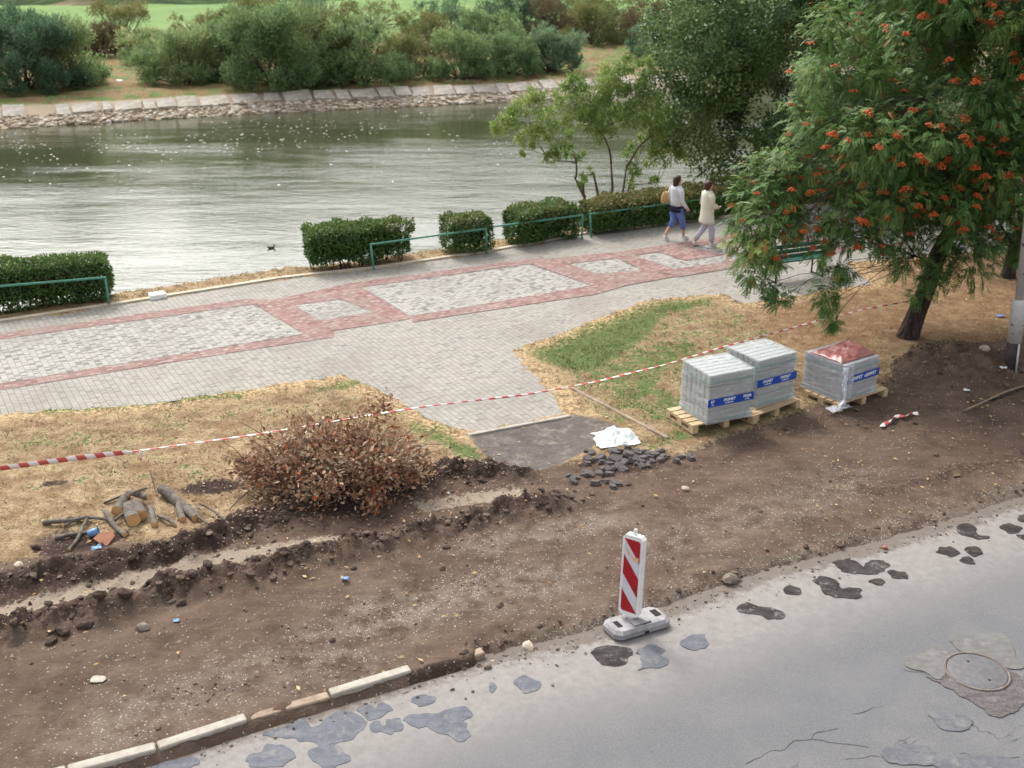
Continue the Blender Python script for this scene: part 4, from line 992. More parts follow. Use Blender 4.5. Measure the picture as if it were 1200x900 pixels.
for px, py, Y, r, t0 in [(885, 225, 19.2, .5, .6), (872, 260, 19, .4, .55), (900, 205, 19.4, .5, .62), (915, 190, 19.3, .5, .6), (900, 245, 19., .5, .55), (925, 230, 18.9, .5, .5), (885, 290, 18.8, .4, .7), (870, 235, 19.2, .4, .6), (895, 262, 18.9, .45, .6), (915, 215, 19.2, .5, .6), (930, 205, 19., .45, .6), (910, 275, 18.8, .35, .65), (868, 285, 18.9, .3, .75), (900, 285, 18.7, .35, .75), (880, 318, 18.7, .3, .5), (893, 335, 18.6, .25, .4), (915, 350, 18.6, .3, .42), (962, 296, 18.5, .2, .5), (985, 312, 18.5, .2, .45), (908, 308, 18.5, .22, .55), (945, 262, 18.8, .4, .5), (970, 272, 18.7, .35, .5), (930, 258, 18.8, .45, .5), (968, 340, 18.5, .32, .4), (975, 355, 18.5, .25, .4), (995, 278, 18.8, .35, .45), (975, 378, 18.5, .13, .4),
                      (1018, 280, 19, .35, .5), (1040, 280, 19., .4, .5), (1065, 300, 19.2, .4, .5), (1090, 325, 19.4, .32, .5), (1078, 345, 19.6, .2, .5), (1110, 300, 19.3, .4, .5), (1000, 320, 18.7, .25, .4), (1195, 295, 19.4, .3, .5), (1150, 285, 19.3, .3, .45), (960, 75, 19.5, .5, .6), (975, 30, 19.8, .5, .6), (945, 130, 19.3, .45, .6), (955, 160, 19.2, .5, .6), (940, 190, 19.2, .5, .6), (990, 240, 18.4, .5, .6), (1060, 230, 18.3, .5, .6), (1120, 240, 18.5, .5, .55), (1010, 160, 18.2, .5, .65), (1100, 150, 18.1, .5, .6), (1170, 200, 18.3, .5, .6)]:
    cl.append((AT(px, py, Y + .3), r, t0))
t = thing('rowan_tree', 'leaning rowan tree with clusters of orange red berries beside the wrapped pallets', 'tree', rb)
ROW = t; lc = [((c - rb)[:], r, t0) for c, r, t0 in cl]
Cs, Ds, Us, Ls, Ws, Ts = [], [], [], [], [], []
for c, r, t0 in lc:
    ns = max(6, int(26 * r)); P, o, g = spray_points(c, r, ns, max(10, int(250 * r * r / ns) + 9)); m = len(P)
    d = norm(o * .9 + rng.normal(size=(m, 3)) * .6 + [0, 0, -.42]); u = norm(o * .5 + [0, 0, .8] + rng.normal(size=(m, 3)) * .25)
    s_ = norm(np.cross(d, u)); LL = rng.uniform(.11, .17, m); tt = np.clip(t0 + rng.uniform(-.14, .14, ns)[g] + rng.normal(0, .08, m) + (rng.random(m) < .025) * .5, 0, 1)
    for k in range(6):
        f_ = (k + .6) / 6; base = P + d * (LL * f_)[:, None] + np.array([0, 0, -1]) * (LL * .35 * f_ * f_)[:, None]; lf = LL * (.42 - .1 * abs(f_ - .45))
        for sg in (-1, 1):
            dd = norm(s_ * sg + d * .55 + [0, 0, -.25]); Cs.append(base); Ds.append(dd); Us.append(u); Ls.append(lf); Ws.append(lf * .42); Ts.append(tt)
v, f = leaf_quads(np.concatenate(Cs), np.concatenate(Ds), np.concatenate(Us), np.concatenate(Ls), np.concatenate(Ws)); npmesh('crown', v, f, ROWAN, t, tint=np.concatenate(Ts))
mb = MB(); fk = Vector((.42, .25, 1.55))
mb.tube([(-.06, 0, -.25), (-.02, 0, .02), (.1, .05, .45), (.28, .15, 1.0), fk, (.7, .3, 2.3), (1.0, .3, 3.2), (1.1, .3, 4.4)], [.27, .21, .175, .165, .16, .125, .1, .06], 12)
limbs(mb, [(Vector(p), q) for p, q in ((fk, .14), ((.7, .3, 2.3), .12), ((1.0, .3, 3.2), .1), ((1.1, .3, 4.4), .07))], lc, 1, .06, .7, -.35)
mb.build('trunk', M_BARK, t)
M_BERRY = NT('rowan_berry'); M_BERRY = M_BERRY.done(M_BERRY.ramp(M_BERRY.noise(M_BERRY.coord(), 26, 2), [(.35, (.40, .06, .014)), (.6, (.58, .125, .022)), (.75, (.62, .21, .04))]), .35, None, .5)
def berry_cluster():
    mb = MB()
    for k in range(34):
        a = random.random() * 2 * pi; q = sqrt(random.random()) * .105; mb.ico((q * .85 * cos(a), q * .85 * sin(a), -.05 * (q / .095) ** 2 + random.uniform(-.02, .02)), random.uniform(.014, .018), 1, smooth=True)
    for k in range(7): mb.tube([(0, 0, -.07), (.07 * cos(k), .07 * sin(k), -.02)], .004, 4)
    return mb
variants = []
cand = []
for c, r, _ in lc:
    for k in range(5):
        d = Vector(rdir(1)[0]); d.y = -abs(d.y) * .8 - .1 if random.random() < .75 else d.y; d.z = d.z * .7 + .1; d.normalize(); cand.append(Vector(c) + d * r * random.uniform(.9, 1.15))
def seen_px(p):
    q = p + rb; dep = q.y * cos(PITCH) + (CAM_H - q.z) * sin(PITCH); return 600 + FPX * q.x / dep, 450 + FPX * ((CAM_H - q.z) * cos(PITCH) - q.y * sin(PITCH)) / dep
random.shuffle(cand); cand.sort(key=lambda p: p.y)
front = []
for p in cand:
    sx, sy = seen_px(p)
    if not (870 < sx < 1215 and -20 < sy < 300): continue
    if random.random() > np.interp(sx, [870, 950, 1050, 1200], [.5, .8, 1, 1]): continue
    if all((p - q).length > .21 for q in front): front.append(p)
    if len(front) >= 210: break
for k in range(4):
    o = berry_cluster().build('berry_cluster', M_BERRY, ROW, front[k]); variants.append(o)
for i, p in enumerate(front[4:100]):
    o = variants[i % 4].copy(); COL.objects.link(o); o.parent = ROW; o.location = p; o.rotation_euler = (random.uniform(-.4, .4), random.uniform(-.4, .4), random.random() * 6); s_ = random.uniform(.75, 1.15); o.scale = (s_, s_, s_)
rest = front[100:] + [p for p in cand if p not in front][-40:]
mb = MB()
for p in rest:
    for k in range(16):
        a = random.random() * 2 * pi; q = sqrt(random.random()) * .08; mb.ico((p.x + q * cos(a), p.y + q * sin(a), p.z - .04 * (q / .08) ** 2), .016, 1, smooth=True)
o = mb.build('berries', M_BERRY, ROW); o['kind'] = 'stuff'
# tree behind the lamp post
b2 = G(1181, 326); b2.z = GZ(b2.x, b2.y)
cl = []
for i in range(46):
    d = rdir(1)[0]; c = Vector((13.0 + 2.3 * d[0], 25.2 + 2 * d[1], 4.9 + 2.6 * d[2]))
    cl.append((c, random.uniform(.5, .8), random.uniform(.3, .6)))
for px, py, r in [(1150, 268, .35), (1172, 285, .35), (1195, 275, .4), (1160, 250, .4)]: cl.append((AT(px, py, 24.5), r, .35))
bigtree('park_tree', 'dark trunked tree standing behind the lamp post at the right edge', b2, cl, DARKLEAF, .13, .45, 700, .14, (.1, 0, 2.0), limbr=.07)

# ================================================================== RAILINGS
M_GREEN = simple('green_paint', (.075, .24, .175), (.10, .28, .21), 30, .45, .1)
def railing(a, b, lab, h=.62):
    A = G(*a); B = G(*b); d = (B - A); L = d.length; an = atan2(d.y, d.x)
    t = thing('railing', lab, 'railing', A, an, 'green railings along the promenade')
    mb = MB(); mb.box((L / 2, 0, h), (L + .04, .038, .04), 0, ch=.006); mb.build('rail', M_GREEN, t)
    for x in (0, L):
        mb = MB(); mb.tube([(x + (.05 if x == 0 else -.0), 0, -.1), (x, 0, h - .02)], .024, 8); mb.build('post', M_GREEN, t)
    return t
railing((-120, 381), (128, 358.5), 'green tube railing at the left edge in front of the hedge')
railing((436, 317), (570, 297), 'green railing running from the thick dark hedge past the small square bush')
railing((568.5, 296), (682, 280), 'green railing in front of the medium clipped hedge')
railing((691, 278.5), (822, 260), 'green railing behind the two women')
railing((823, 259.8), (975, 240), 'far green railing running behind the rowan leaves')

# ================================================================== BENCH
M_SLAT = simple('bench_slat', (.014, .085, .066), (.022, .11, .085), 20, .5, .15)
M_BIRON = simple('bench_iron', (.025, .03, .03), (.04, .04, .04), 20, .5, .1)
A = G(902, 334); B = G(985, 322); an = atan2(B.y - A.y, B.x - A.x)
bt = thing('park_bench', 'green slatted park bench half hidden by the low rowan branches', 'bench', (A.x, A.y, 0), an)
L = 1.65
for k, (y, z) in enumerate([(.12, .45), (.24, .455), (.36, .45)]):
    mb = MB(); mb.box((L / 2, y + .0, z), (L, .10, .035), 0, ch=.006); mb.build('seat_slat', M_SLAT, bt)
for k, (y, z) in enumerate([(.02, .60), (-.02, .73), (-.06, .86)]):
    mb = MB(); mb.box((L / 2, y, z), (L, .03, .10), 0, M=Matrix.Rotation(.28, 3, 'X'), ch=.006); mb.build('back_slat', M_SLAT, bt)
for x in (.18, L - .18):
    mb = MB(); mb.tube([(x, .42, 0), (x, .42, .42), (x, .06, .42), (x, -.09, .92)], .022, 6); mb.tube([(x, .02, 0), (x, .08, .42)], .022, 6); mb.tube([(x, .02, .03), (x, .42, .03)], .015, 6)
    mb.build('leg_frame', M_BIRON, bt)

# ================================================================== LAMP POST
M_POST = NT('flaking_white_paint'); co_ = M_POST.coord(); nn_ = M_POST.noise(co_, 7, 5, .7)
M_POST = M_POST.done(M_POST.mix(M_POST.step(nn_, .60, .66), M_POST.mix(M_POST.noise(co_, 2), (.62, .62, .60), (.50, .50, .49)), (.16, .12, .11)), .6, M_POST.bump(nn_, .3, .01), .3)
M_TAR = simple('tarred_base', (.045, .035, .038), (.09, .075, .075), 6, .7, .3)
lp = G(1183, 442); lp.z = GZ(lp.x, lp.y) - .03
t = thing('lamp_post', 'flaking white street lamp post with a dark base at the right edge', 'lamp post', lp)
t.rotation_euler = (0, radians(-3.4), 0)
mb = MB(); mb.tube([(0, 0, -.2), (0, 0, .72)], .115, 18); mb.build('base_sleeve', M_TAR, t)
mb = MB(); mb.tube([(0, 0, .5), (0, 0, 1.18), (0, 0, 1.23), (-.0, 0, 1.27)], [.118, .118, .105, .075], 18); mb.tube([(0, 0, 1.25), (-.06, 0, 7.2)], [.068, .055], 16); mb.tube([(-.06, 0, 7.15), (-.05, -.25, 7.6), (-.05, -.9, 7.8)], [.045, .04, .035], 10)
# the shaft above the sleeve
mb.build('shaft', M_POST, t)
mb = MB(); mb.loft([((-.05, -1.15, 7.72), .10, .30), ((-.05, -1.15, 7.82), .14, .34), ((-.05, -1.15, 7.90), .06, .2)], 16); mb.build('lamp_head', M_POST, t)
mb = MB(); mb.tube([(.03, -.135, -.05), (.03, -.137, .5)], .018, 8); mb.build('cable', M_POST, t)

# ================================================================== PALLETS
M_WOOD = simple('pallet_wood', (.56, .42, .26), (.42, .30, .18), 6, .85, .3, 40)
M_BLOCK = simple('concrete_block', (.40, .395, .375), (.32, .315, .30), 14, .95, .4, 70)
def film_mat(name, mixf, tintc):
    t = NT(name); co = t.coord(); n = t.noise(t.mapping(co, (2, 2, 9)), 1, 5, .65, dist=1.2); v = t.noise(t.mapping(co, (9, 9, 3)), 1, 3, .6)
    t.done(tintc, .22, t.bump(t.math('ADD', n, v), .6, .03), .5)
    tr = t.n('ShaderNodeBsdfTransparent'); tr.inputs[0].default_value = (.97, .98, 1, 1); mx = t.n('ShaderNodeMixShader')
    fac = t.math('ADD', mixf, t.math('MULTIPLY', t.step(n, .45, .7), .32), clamp=True); t.l(fac, mx.inputs[0]); t.l(tr.outputs[0], mx.inputs[1]); t.l(t.b.outputs[0], mx.inputs[2]); t.l(mx.outputs[0], t.out.inputs[0]); return t.m
M_FILM = film_mat('clear_film', .24, (.74, .79, .80)); M_FILM2 = film_mat('cloudy_film', .36, (.72, .73, .78))
M_BAND = simple('blue_band', (.012, .06, .36), (.018, .085, .44), 8, .4, .2)
M_INK = simple('white_print', (.85, .87, .9), bump=0, rough=.5)
M_STRAP = simple('green_strap', (.22, .42, .38), bump=0, rough=.5)
M_REDP = simple('red_plastic', (.25, .075, .068), (.36, .16, .14), 5, .35, .5, 12, .5)
def text_mesh(s, size):
    cu = bpy.data.curves.new('lettering', 'FONT'); cu.body = s; cu.size = size; cu.extrude = .0008; cu.align_x = 'CENTER'; cu.align_y = 'CENTER'; cu.offset = size * .035
    o = bpy.data.objects.new('lettering', cu); COL.objects.link(o); dg = bpy.context.evaluated_depsgraph_get(); dg.update(); me = bpy.data.meshes.new_from_object(o.evaluated_get(dg)); bpy.data.objects.remove(o); me.materials.clear(); me.materials.append(M_INK); return me
def pallet(front_l, front_r, lab, depth=.78):
    A = G(*front_l, .13); B = G(*front_r, .13); d = B - A; L = d.length; an = atan2(d.y, d.x)
    t = thing('wooden_pallet', lab, 'pallet', (A.x, A.y, GZ((A.x + B.x) / 2, (A.y + B.y) / 2 + .3) + .0), an, 'wooden pallets in a row')
    for i in range(5):
        mb = MB(); w_ = depth / 5 - .035; mb.box((L / 2, depth * (i + .5) / 5, .128), (L, w_, .022), 0, ch=.002); mb.build('deck_board', M_WOOD, t)
    for x in (.05, L / 2, L - .05):
        mb = MB(); mb.box((x, depth / 2, .105), (.1, depth, .022), 0); mb.box((x, depth / 2, .011), (.1, depth, .022), 0)
        for y in (.06, depth / 2, depth - .06): mb.box((x, y, .058), (.1, .12, .07), 0)
        mb.build('runner', M_WOOD, t)
    return t, an, L
def wrapped(front, w, dp, h, an, lab, rows, cols, film, words, band_z, z0, band_h=.125, group='wrapped stacks of grey concrete blocks'):
    """front = world point of the front left bottom corner"""
    t = thing('wrapped_stack', lab, 'block stack', front, an, group)
    bh = h / rows; bw = dp / cols; me = None
    for r in range(rows):
        for c in range(cols):
            p = (w / 2 + random.uniform(-.006, .006), bw * (c + .5) + random.uniform(-.003, .003), bh * (r + .5))
            if me is None:
                mb = MB(); mb.box((0, 0, 0), (w, bw - .010, bh - .008), 0, ch=.012); o = mb.build('concrete_block', M_BLOCK, t, p); me = o
            else: o = me.copy(); COL.objects.link(o); o.parent = t; o.location = p
    # film: slightly loose skin
    mb = MB(); e = .014; n = 7
    pts = []
    for i in range(n + 1):
        for (x, y) in ((-e, -e), (w + e, -e), (w + e, dp + e), (-e, dp + e)):
            j = random.uniform(-.006, .008) if 0 < i < n else 0; g = .02 if i == 0 else 0
            pts.append((x + (j + g) * (1 if x > 0 else -1), y + (j + g) * (1 if y > 0 else -1), .004 + (h + e - .004) * i / n))
    fs = [(i * 4 + k, i * 4 + (k + 1) % 4, (i + 1) * 4 + (k + 1) % 4, (i + 1) * 4 + k) for i in range(n) for k in range(4)]
    if cols > 0: fs.append(tuple(n * 4 + k for k in range(4)))
    mb.add(pts, fs); mb.build('plastic_film', film, t)
    q = e + .012
    mb = MB(); mb.box((w / 2 + .0, -q, band_z), (w + 2 * q, .003, band_h)); mb.box((w + q, dp / 2, band_z), (.003, dp + 2 * q, band_h)); band = mb.build('printed_band', M_BAND, t)
    for (x, big, small) in words:
        for s_, size, dz in ((big, .062 if small else .082, .018 if small else 0), (small, .032, -.030)):
            if s_:
                me_ = text_mesh(s_, size); o = link('lettering', me_, band, (x, -q - .0035, band_z + dz)); o.rotation_euler = (pi / 2, 0, 0)
    for z in (.06, h * .86):
        mb = MB(); mb.box((w / 2, -q - .001, z), (w + 2 * q, .003, .012)); mb.box((-q - .001, dp / 2, z), (.003, dp + 2 * q, .012)); mb.box((w + q + .001, dp / 2, z), (.003, dp + 2 * q, .012)); mb.build('strap', M_STRAP, t)
    return t
t1, an1, L1 = pallet((812, 503), (890, 487), 'new wooden pallet under the leftmost stack of grey blocks')
t2, an2, L2 = pallet((883, 491), (938, 471), 'new wooden pallet under the middle stack of grey blocks')
t3, an3, L3 = pallet((984, 475), (1041, 456), 'wooden pallet under the stack with red plastic on top')
def base_front(px, py, t):
    z = t.location.z + .145; p = G(px, py, z); return (p.x, p.y, z)
WZ1 = [(.10, 'MET', 'beton'), (.42, 'PREMET', 'prefabricate'), (.80, 'PREMET', 'prefabricate')]
wrapped(base_front(828.5, 497.5, t1), .80, .74, .80, an1, 'film wrapped stack of grey blocks nearest the grass edge, leftmost of three stacks', 4, 6, M_FILM, [(.06, 'ET', 'ate'), (.37, 'PREMET', 'prefabricate'), (.70, 'PREM', 'prefab')], .355, 0)
wrapped(base_front(885, 478, t2), .80, .74, .80, an2 * .5 + an1 * .5, 'film wrapped stack of grey blocks standing between the other two stacks', 4, 6, M_FILM, [(.2, 'PREMET', 'prefabricate'), (.58, 'PREMET', 'prefabricate')], .415, 0)
t = wrapped(base_front(985, 471, t3), .84, .80, .62, an3, 'rightmost stack in cloudy film with a blue band and red plastic on top', 3, 6, M_FILM2, [(.03, 'T', ''), (.30, '«SIMBET', ''), (.64, '«SIMBET', '')], .36, 0)
# torn film hanging down the corner of that stack
def crumple(name, mat, nx, ny, f, thick=.004):
    V = []; Fq = []
    for j in range(ny):
        for i in range(nx): V.append(f(i / (nx - 1), j / (ny - 1)))
    for j in range(ny - 1):
        for i in range(nx - 1): a = j * nx + i; Fq.append((a, a + 1, a + nx + 1, a + nx))
    V = np.array(V); me_obj = npmesh(name, V, np.array(Fq), mat, smooth=True)
    so_ = me_obj.modifiers.new('thickness', 'SOLIDIFY'); so_.thickness = thick; return me_obj
def n3(a, b, s): return float(fbm(np.array([a]), np.array([b]), 4, s)[0]) - .5
M_FILMW = film_mat('white_film', .30, (.80, .82, .86))
o = crumple('hanging_film', M_FILMW, 12, 26, lambda u, v: (-.02 - .04 * u + .05 * n3(u * 4, v * 6, 2) - (.22 * max(0, .12 - v) * 6 * u), -.05 - .05 * (1 - v) + .05 * n3(u * 5, v * 7, 9) + (u - .35) * .22 * 0 - .04 * sin(u * 9), .0 - .13 * 0 + v * .62)); o.parent = t
for v_ in o.data.vertices: v_.co.x += (v_.co.y * 0)
o2 = crumple('hanging_film', M_FILMW, 22, 14, lambda u, v: (-.30 + .46 * u + .05 * n3(u * 5, v * 5, 3), -.13 + .2 * v + .06 * n3(u * 6, v * 4, 5), -.09 + .10 * max(0, n3(u * 7, v * 7, 6) + .35) * (1 - abs(u - .5)))); o2.parent = t
o3 = crumple('hanging_film', M_FILMW, 10, 16, lambda u, v: (.02 + .17 * u + .02 * n3(u * 5, v * 5, 13), -.032 - .02 * sin(u * 14) - .03 * abs(n3(u * 6, v * 4, 15)), .02 + .6 * v)); o3.parent = t
# red plastic heap on the top
tl = Vector(t.location)
def redf(u, v):
    e = min(u, 1 - u, v, 1 - v); s_ = min(1, e * 6)
    return (.0 + .82 * u + .03 * n3(u * 7, v * 7, 31), .06 + .66 * v + .03 * n3(u * 7, v * 7, 32), .645 + s_ * (.06 + .08 * max(0, u - .25) + 14e-2 * (n3(u * 3.2, v * 3.2, 33)) + .05 * n3(u * 9, v * 9, 34)) - .0 * v)
o = crumple('red_plastic_sheet', M_REDP, 44, 36, redf, .006); o.location = tl; o.rotation_euler = (0, 0, an3)
tag(o, 'crumpled red plastic sheeting heaped on top of the rightmost stack', 'plastic sheet')

# ================================================================== BARRIER
M_BWHITE = simple('white_plastic', (.80, .79, .77), (.70, .69, .67), 7, .45, .08)
M_RWHITE = simple('reflective_white', (.60, .62, .66), (.54, .56, .60), 20, .4, .05)
M_RRED = simple('reflective_red', (.40, .012, .020), (.33, .012, .018), 10, .4, .05)
M_FOOT = simple('recycled_plastic_foot', (.33, .32, .33), (.23, .215, .22), 9, .85, .4, 60)
M_HOLE = simple('deep_recess', (.03, .025, .025), bump=0, rough=1)
A = G(703, 736, 0); B = G(735, 748, ROADZ); C = G(788, 725, ROADZ)
d = C - B; an = atan2(d.y, d.x) - .14; fl = .74; fw = .38
cen = sum((G(px, py, -.02) for px, py in ((703, 735), (735, 747), (788, 725), (757, 710))), Vector()) / 4
B = cen - Vector((cos(an) * fl / 2 - sin(an) * fw / 2, sin(an) * fl / 2 + cos(an) * fw / 2, 0))
t = thing('warning_beacon', 'red and white striped warning beacon on a grey plastic foot at the road edge', 'traffic beacon', (B.x, B.y, ROADZ + .02), an)
t.rotation_euler = (-.06, .01, an)
mb = MB()
o8 = lambda e: [(e + .07, e), (fl - e - .07, e), (fl - e, e + .07), (fl - e, fw - e - .07), (fl - e - .07, fw - e), (e + .07, fw - e), (e, fw - e - .07), (e, e + .07)]
lo_ = o8(0); hi_ = o8(.03); n = 8
mb.add([(x, y, .015) for x, y in lo_] + [(x, y, .07) for x, y in lo_] + [(x, y, .105) for x, y in hi_], [tuple(reversed(range(8))), tuple(range(16, 24))] + [(k * 8 + i, k * 8 + (i + 1) % 8, k * 8 + 8 + (i + 1) % 8, k * 8 + 8 + i) for k in range(2) for i in range(8)])
mb.box((fl * .5, fw * .45, .117), (.22, .24, .022), 0, ch=.008)
foot = mb.build('foot', M_FOOT, t)
for x, y, sx, sy in [(.12, .19, .06, .13), (fl - .11, .20, .08, .14), (fl * .5 + .05, .07, .12, .04)]:
    mb = MB(); mb.box((x, y, .1075), (sx, sy, .004)); mb.build('slot', M_HOLE, foot)
mb = MB()
mb.box((fl * .5 + .02, .004, .03), (.06, .012, .03)); mb.build('slot', M_HOLE, foot)
pa = radians(-34) - an       # the board is turned to the oncoming lane
R = Matrix.Rotation(pa, 4, 'Z') @ Matrix.Rotation(-.0, 4, 'X')
pm = link('panel_pivot', None, None)
bpy.data.objects.remove(pm)
q_ = G(738, 722, .05) - B; P0 = Vector((q_.x * cos(an) + q_.y * sin(an), -q_.x * sin(an) + q_.y * cos(an), .11)); MM = Matrix.Translation(P0) @ Matrix.Rotation(.055, 4, 'Y') @ R
def outline(w_, z0, z1, c, cb): return [(-w_, z0 + cb), (-w_ + cb, z0), (w_ - cb, z0), (w_, z0 + cb), (w_, z1 - c), (w_ - c, z1), (-w_ + c, z1), (-w_, z1 - c)]
UP = Matrix(((1, 0, 0, 0), (0, 0, 1, 0), (0, 1, 0, 0), (0, 0, 0, 1)))
mb = MB(); mb.prism([(x, y) for x, y in outline(.125, .05, 1.03, .035, .03)], -.045, .045, M=MM @ UP)
mb.prism([(-.05, -.04), (.05, -.04), (.06, .06), (-.06, .06)], -.03, .03, M=MM @ UP); panel = mb.build('panel', M_BWHITE, t)
mb = MB(); mb.prism([(-.02, 1.02), (.02, 1.02), (.02, 1.085), (.012, 1.10), (-.012, 1.10), (-.02, 1.085)], -.015, .015, M=MM @ UP); mb.build('handle', M_BWHITE, panel)
fw_, z0, z1 = .098, .10, .985
mb = MB(); mb.prism([(-fw_, z0), (fw_, z0), (fw_, z1), (-fw_, z1)], -.0485, -.046, M=MM @ UP); mb.build('reflective_field', M_RWHITE, panel)
def clip_stripe(c):   # stripes fall to the right; band between two slanted lines clipped by the field
    sl = -1.32; hw = .118; poly = []
    for x in (-fw_, fw_): pass
    top = [(x, c + sl * x + hw) for x in (-fw_, fw_)]; bot = [(x, c + sl * x - hw) for x in (fw_, -fw_)]
    P_ = top + bot
    def clip(P_, f, s):
        out = []
        for i in range(len(P_)):
            a, b_ = P_[i], P_[(i + 1) % len(P_)]; fa, fb_ = s * (a[1] - f), s * (b_[1] - f)
            if fa >= 0: out.append(a)
            if (fa >= 0) != (fb_ >= 0): q = fa / (fa - fb_); out.append((a[0] + (b_[0] - a[0]) * q, a[1] + (b_[1] - a[1]) * q))
        return out
    return clip(clip(P_, z0, 1), z1, -1)
for c in (.12, .545, .97):
    pl = clip_stripe(c)
    if len(pl) > 2: mb = MB(); mb.prism(pl, -.0505, -.0488, M=MM @ UP); mb.build('red_stripe', M_RRED, panel)
mb = MB()
mb.prism([(-.085, .90), (-.02, .80), (.04, .77), (.085, .79), (.09, .70), (.06, .74), (.03, .73), (.02, .76), (-.05, .80)], -.0518, -.0506, M=MM @ UP); mb.build('orange_sticker_scrap', simple('orange_scrap', (.72, .28, .10), (.75, .5, .3), 20, .6, .1), panel)

# ================================================================== BRUSH PILE
bc = GG(393, 570); t = thing('brush_pile', 'big heap of cut branches with withered brown leaves', 'brush pile', bc)
DRY = leafmat('withered_leaf', [(0, (0.0928, 0.0424, 0.0284)), (0.3, (0.2184, 0.1059, 0.063)), (0.55, (0.3604, 0.2224, 0.1371)), (0.8, (0.5351, 0.3919, 0.264)), (0.93, (0.546, 0.5296, 0.3961)), (1, (0.4586, 0.1059, 0.0355))], .75, .2)
mb = MB(); Cs = []; Os = []
for i in range(300):
    a = random.random() * 2 * pi; q = sqrt(random.random()); top = .98 * (1 - .75 * q ** 1.7) * random.uniform(.5, 1.08) * (.72 + .62 * float(vnoise(np.array([2.2 * q * cos(a) + 9]), np.array([2.2 * q * sin(a) + 4]), 3)[0]))
    e = Vector((1.34 * q * cos(a) + .05, 1.0 * q * sin(a), max(.06, top)))
    s_ = Vector((e.x * random.uniform(.1, .7) + random.uniform(-.3, .3), e.y * random.uniform(.0, .6) - .1, random.uniform(0, .3)))
    pts = wob(s_, e, 5, .07); r_ = random.choice((.006, .008, .011, .016)); mb.tube(pts, taper(r_, .003, 5), 5)
    for k in range(random.randint(24, 38)):
        p = pts[random.choice((2, 3, 4, 5, 5))] + Vector(rng.normal(size=3)) * .075; Cs.append(p[:]); Os.append((e.x * .5, e.y * .5, .3))
    if i % 3 == 0:
        for k in range(2): mb.tube(wob(pts[3], pts[3] + Vector(rng.normal(size=3)) * .2, 3, .1), taper(.005, .002, 3), 4)
for px0, py0, px1, py1, z0_, z1_, r_ in [(300, 570, 268, 598, .25, .05, .014), (312, 535, 308, 575, .45, .05, .014), (330, 540, 316, 568, .5, .1, .016), (345, 545, 310, 590, .3, .03, .018), (330, 520, 352, 535, .7, .5, .018), (342, 545, 350, 530, .5, .55, .022), (370, 595, 390, 578, .02, .3, .018), (376, 597, 398, 580, .02, .25, .014), (320, 575, 340, 580, .03, .03, .012)]:
    a = G(px0, py0, z0_) - bc; b_ = G(px1, py1, z1_) - bc; mb.tube(wob(a, b_, 5, .08), taper(r_, r_ * .6, 5), 6)
for i in range(34):
    a = random.random() * 2 * pi; e = Vector((cos(a) * random.uniform(.7, 1.6), sin(a) * random.uniform(.5, 1.15), random.uniform(.05, .95))); s_ = e * .35; s_.z = e.z * .5
    pts = wob(s_, e, 5, .08); mb.tube(pts, taper(random.uniform(.008, .017), .004, 5), 5)
    if i % 2: mb.tube(wob(pts[3], pts[3] + Vector(rng.normal(size=3)) * .25, 3, .1), taper(.006, .002, 3), 4)
mb.build('branches', simple('twig_bark', (.20, .155, .13), (.12, .085, .07), 12, .95, .3), t)
for k in range(170):  # the drooping reddish tail at the right front and the tuft at the back
    q = random.random(); p = G(440 - 6 * q, 575 + 25 * q, .3 - .26 * q) - bc; Cs.append((p + Vector(rng.normal(size=3)) * .05)[:]); Os.append((0, -.4, -.3))
for k in range(200):
    p = G(446, 478, .35) - bc + Vector(rng.normal(size=3)) * .11; Cs.append(p[:]); Os.append((.2, .1, .4))
C = np.array(Cs); O = np.array(Os); m = len(C); C[:, 2] = np.maximum(C[:, 2], .02)
d = norm(O + rng.normal(size=(m, 3)) * .7); u = norm(rng.normal(size=(m, 3)) + [0, -.4, .6]); LL = .078 * rng.uniform(.6, 1.4, m)
v, f = leaf_quads(C, d, u, LL, LL * rng.uniform(.35, .6, m)); ti = np.clip(fbm(C[:, 0] * 3, C[:, 2] * 4 + C[:, 1] * 3, 3, 4) * .8 + rng.normal(0, .2, m) + .12, 0, .95); ti[rng.random(m) < .02] = 1; ti[-370:-200] = np.where(rng.random(170) < .3, 1, ti[-370:-200])
npmesh('withered_leaves', v, f, DRY, t, tint=ti)
# leaf litter under the pile
n = 1500; q = rng.normal(size=(n, 2)) * [1.25, .75]; C = np.column_stack([q[:, 0] + bc.x, q[:, 1] + bc.y, np.zeros(n)]); C[:, 2] = ground_z(C[:, 0], C[:, 1]) + .015
v, f = leaf_quads(C, norm(rng.normal(size=(n, 3)) * [1, 1, .2]), norm(rng.normal(size=(n, 3)) * .4 + [0, 0, 1]), .06 * rng.uniform(.5, 1.3, n), .03 * rng.uniform(.5, 1.3, n)); struct(npmesh('leaf_litter', v, f, DRY, tint=rng.random(n) * .9), 'stuff')
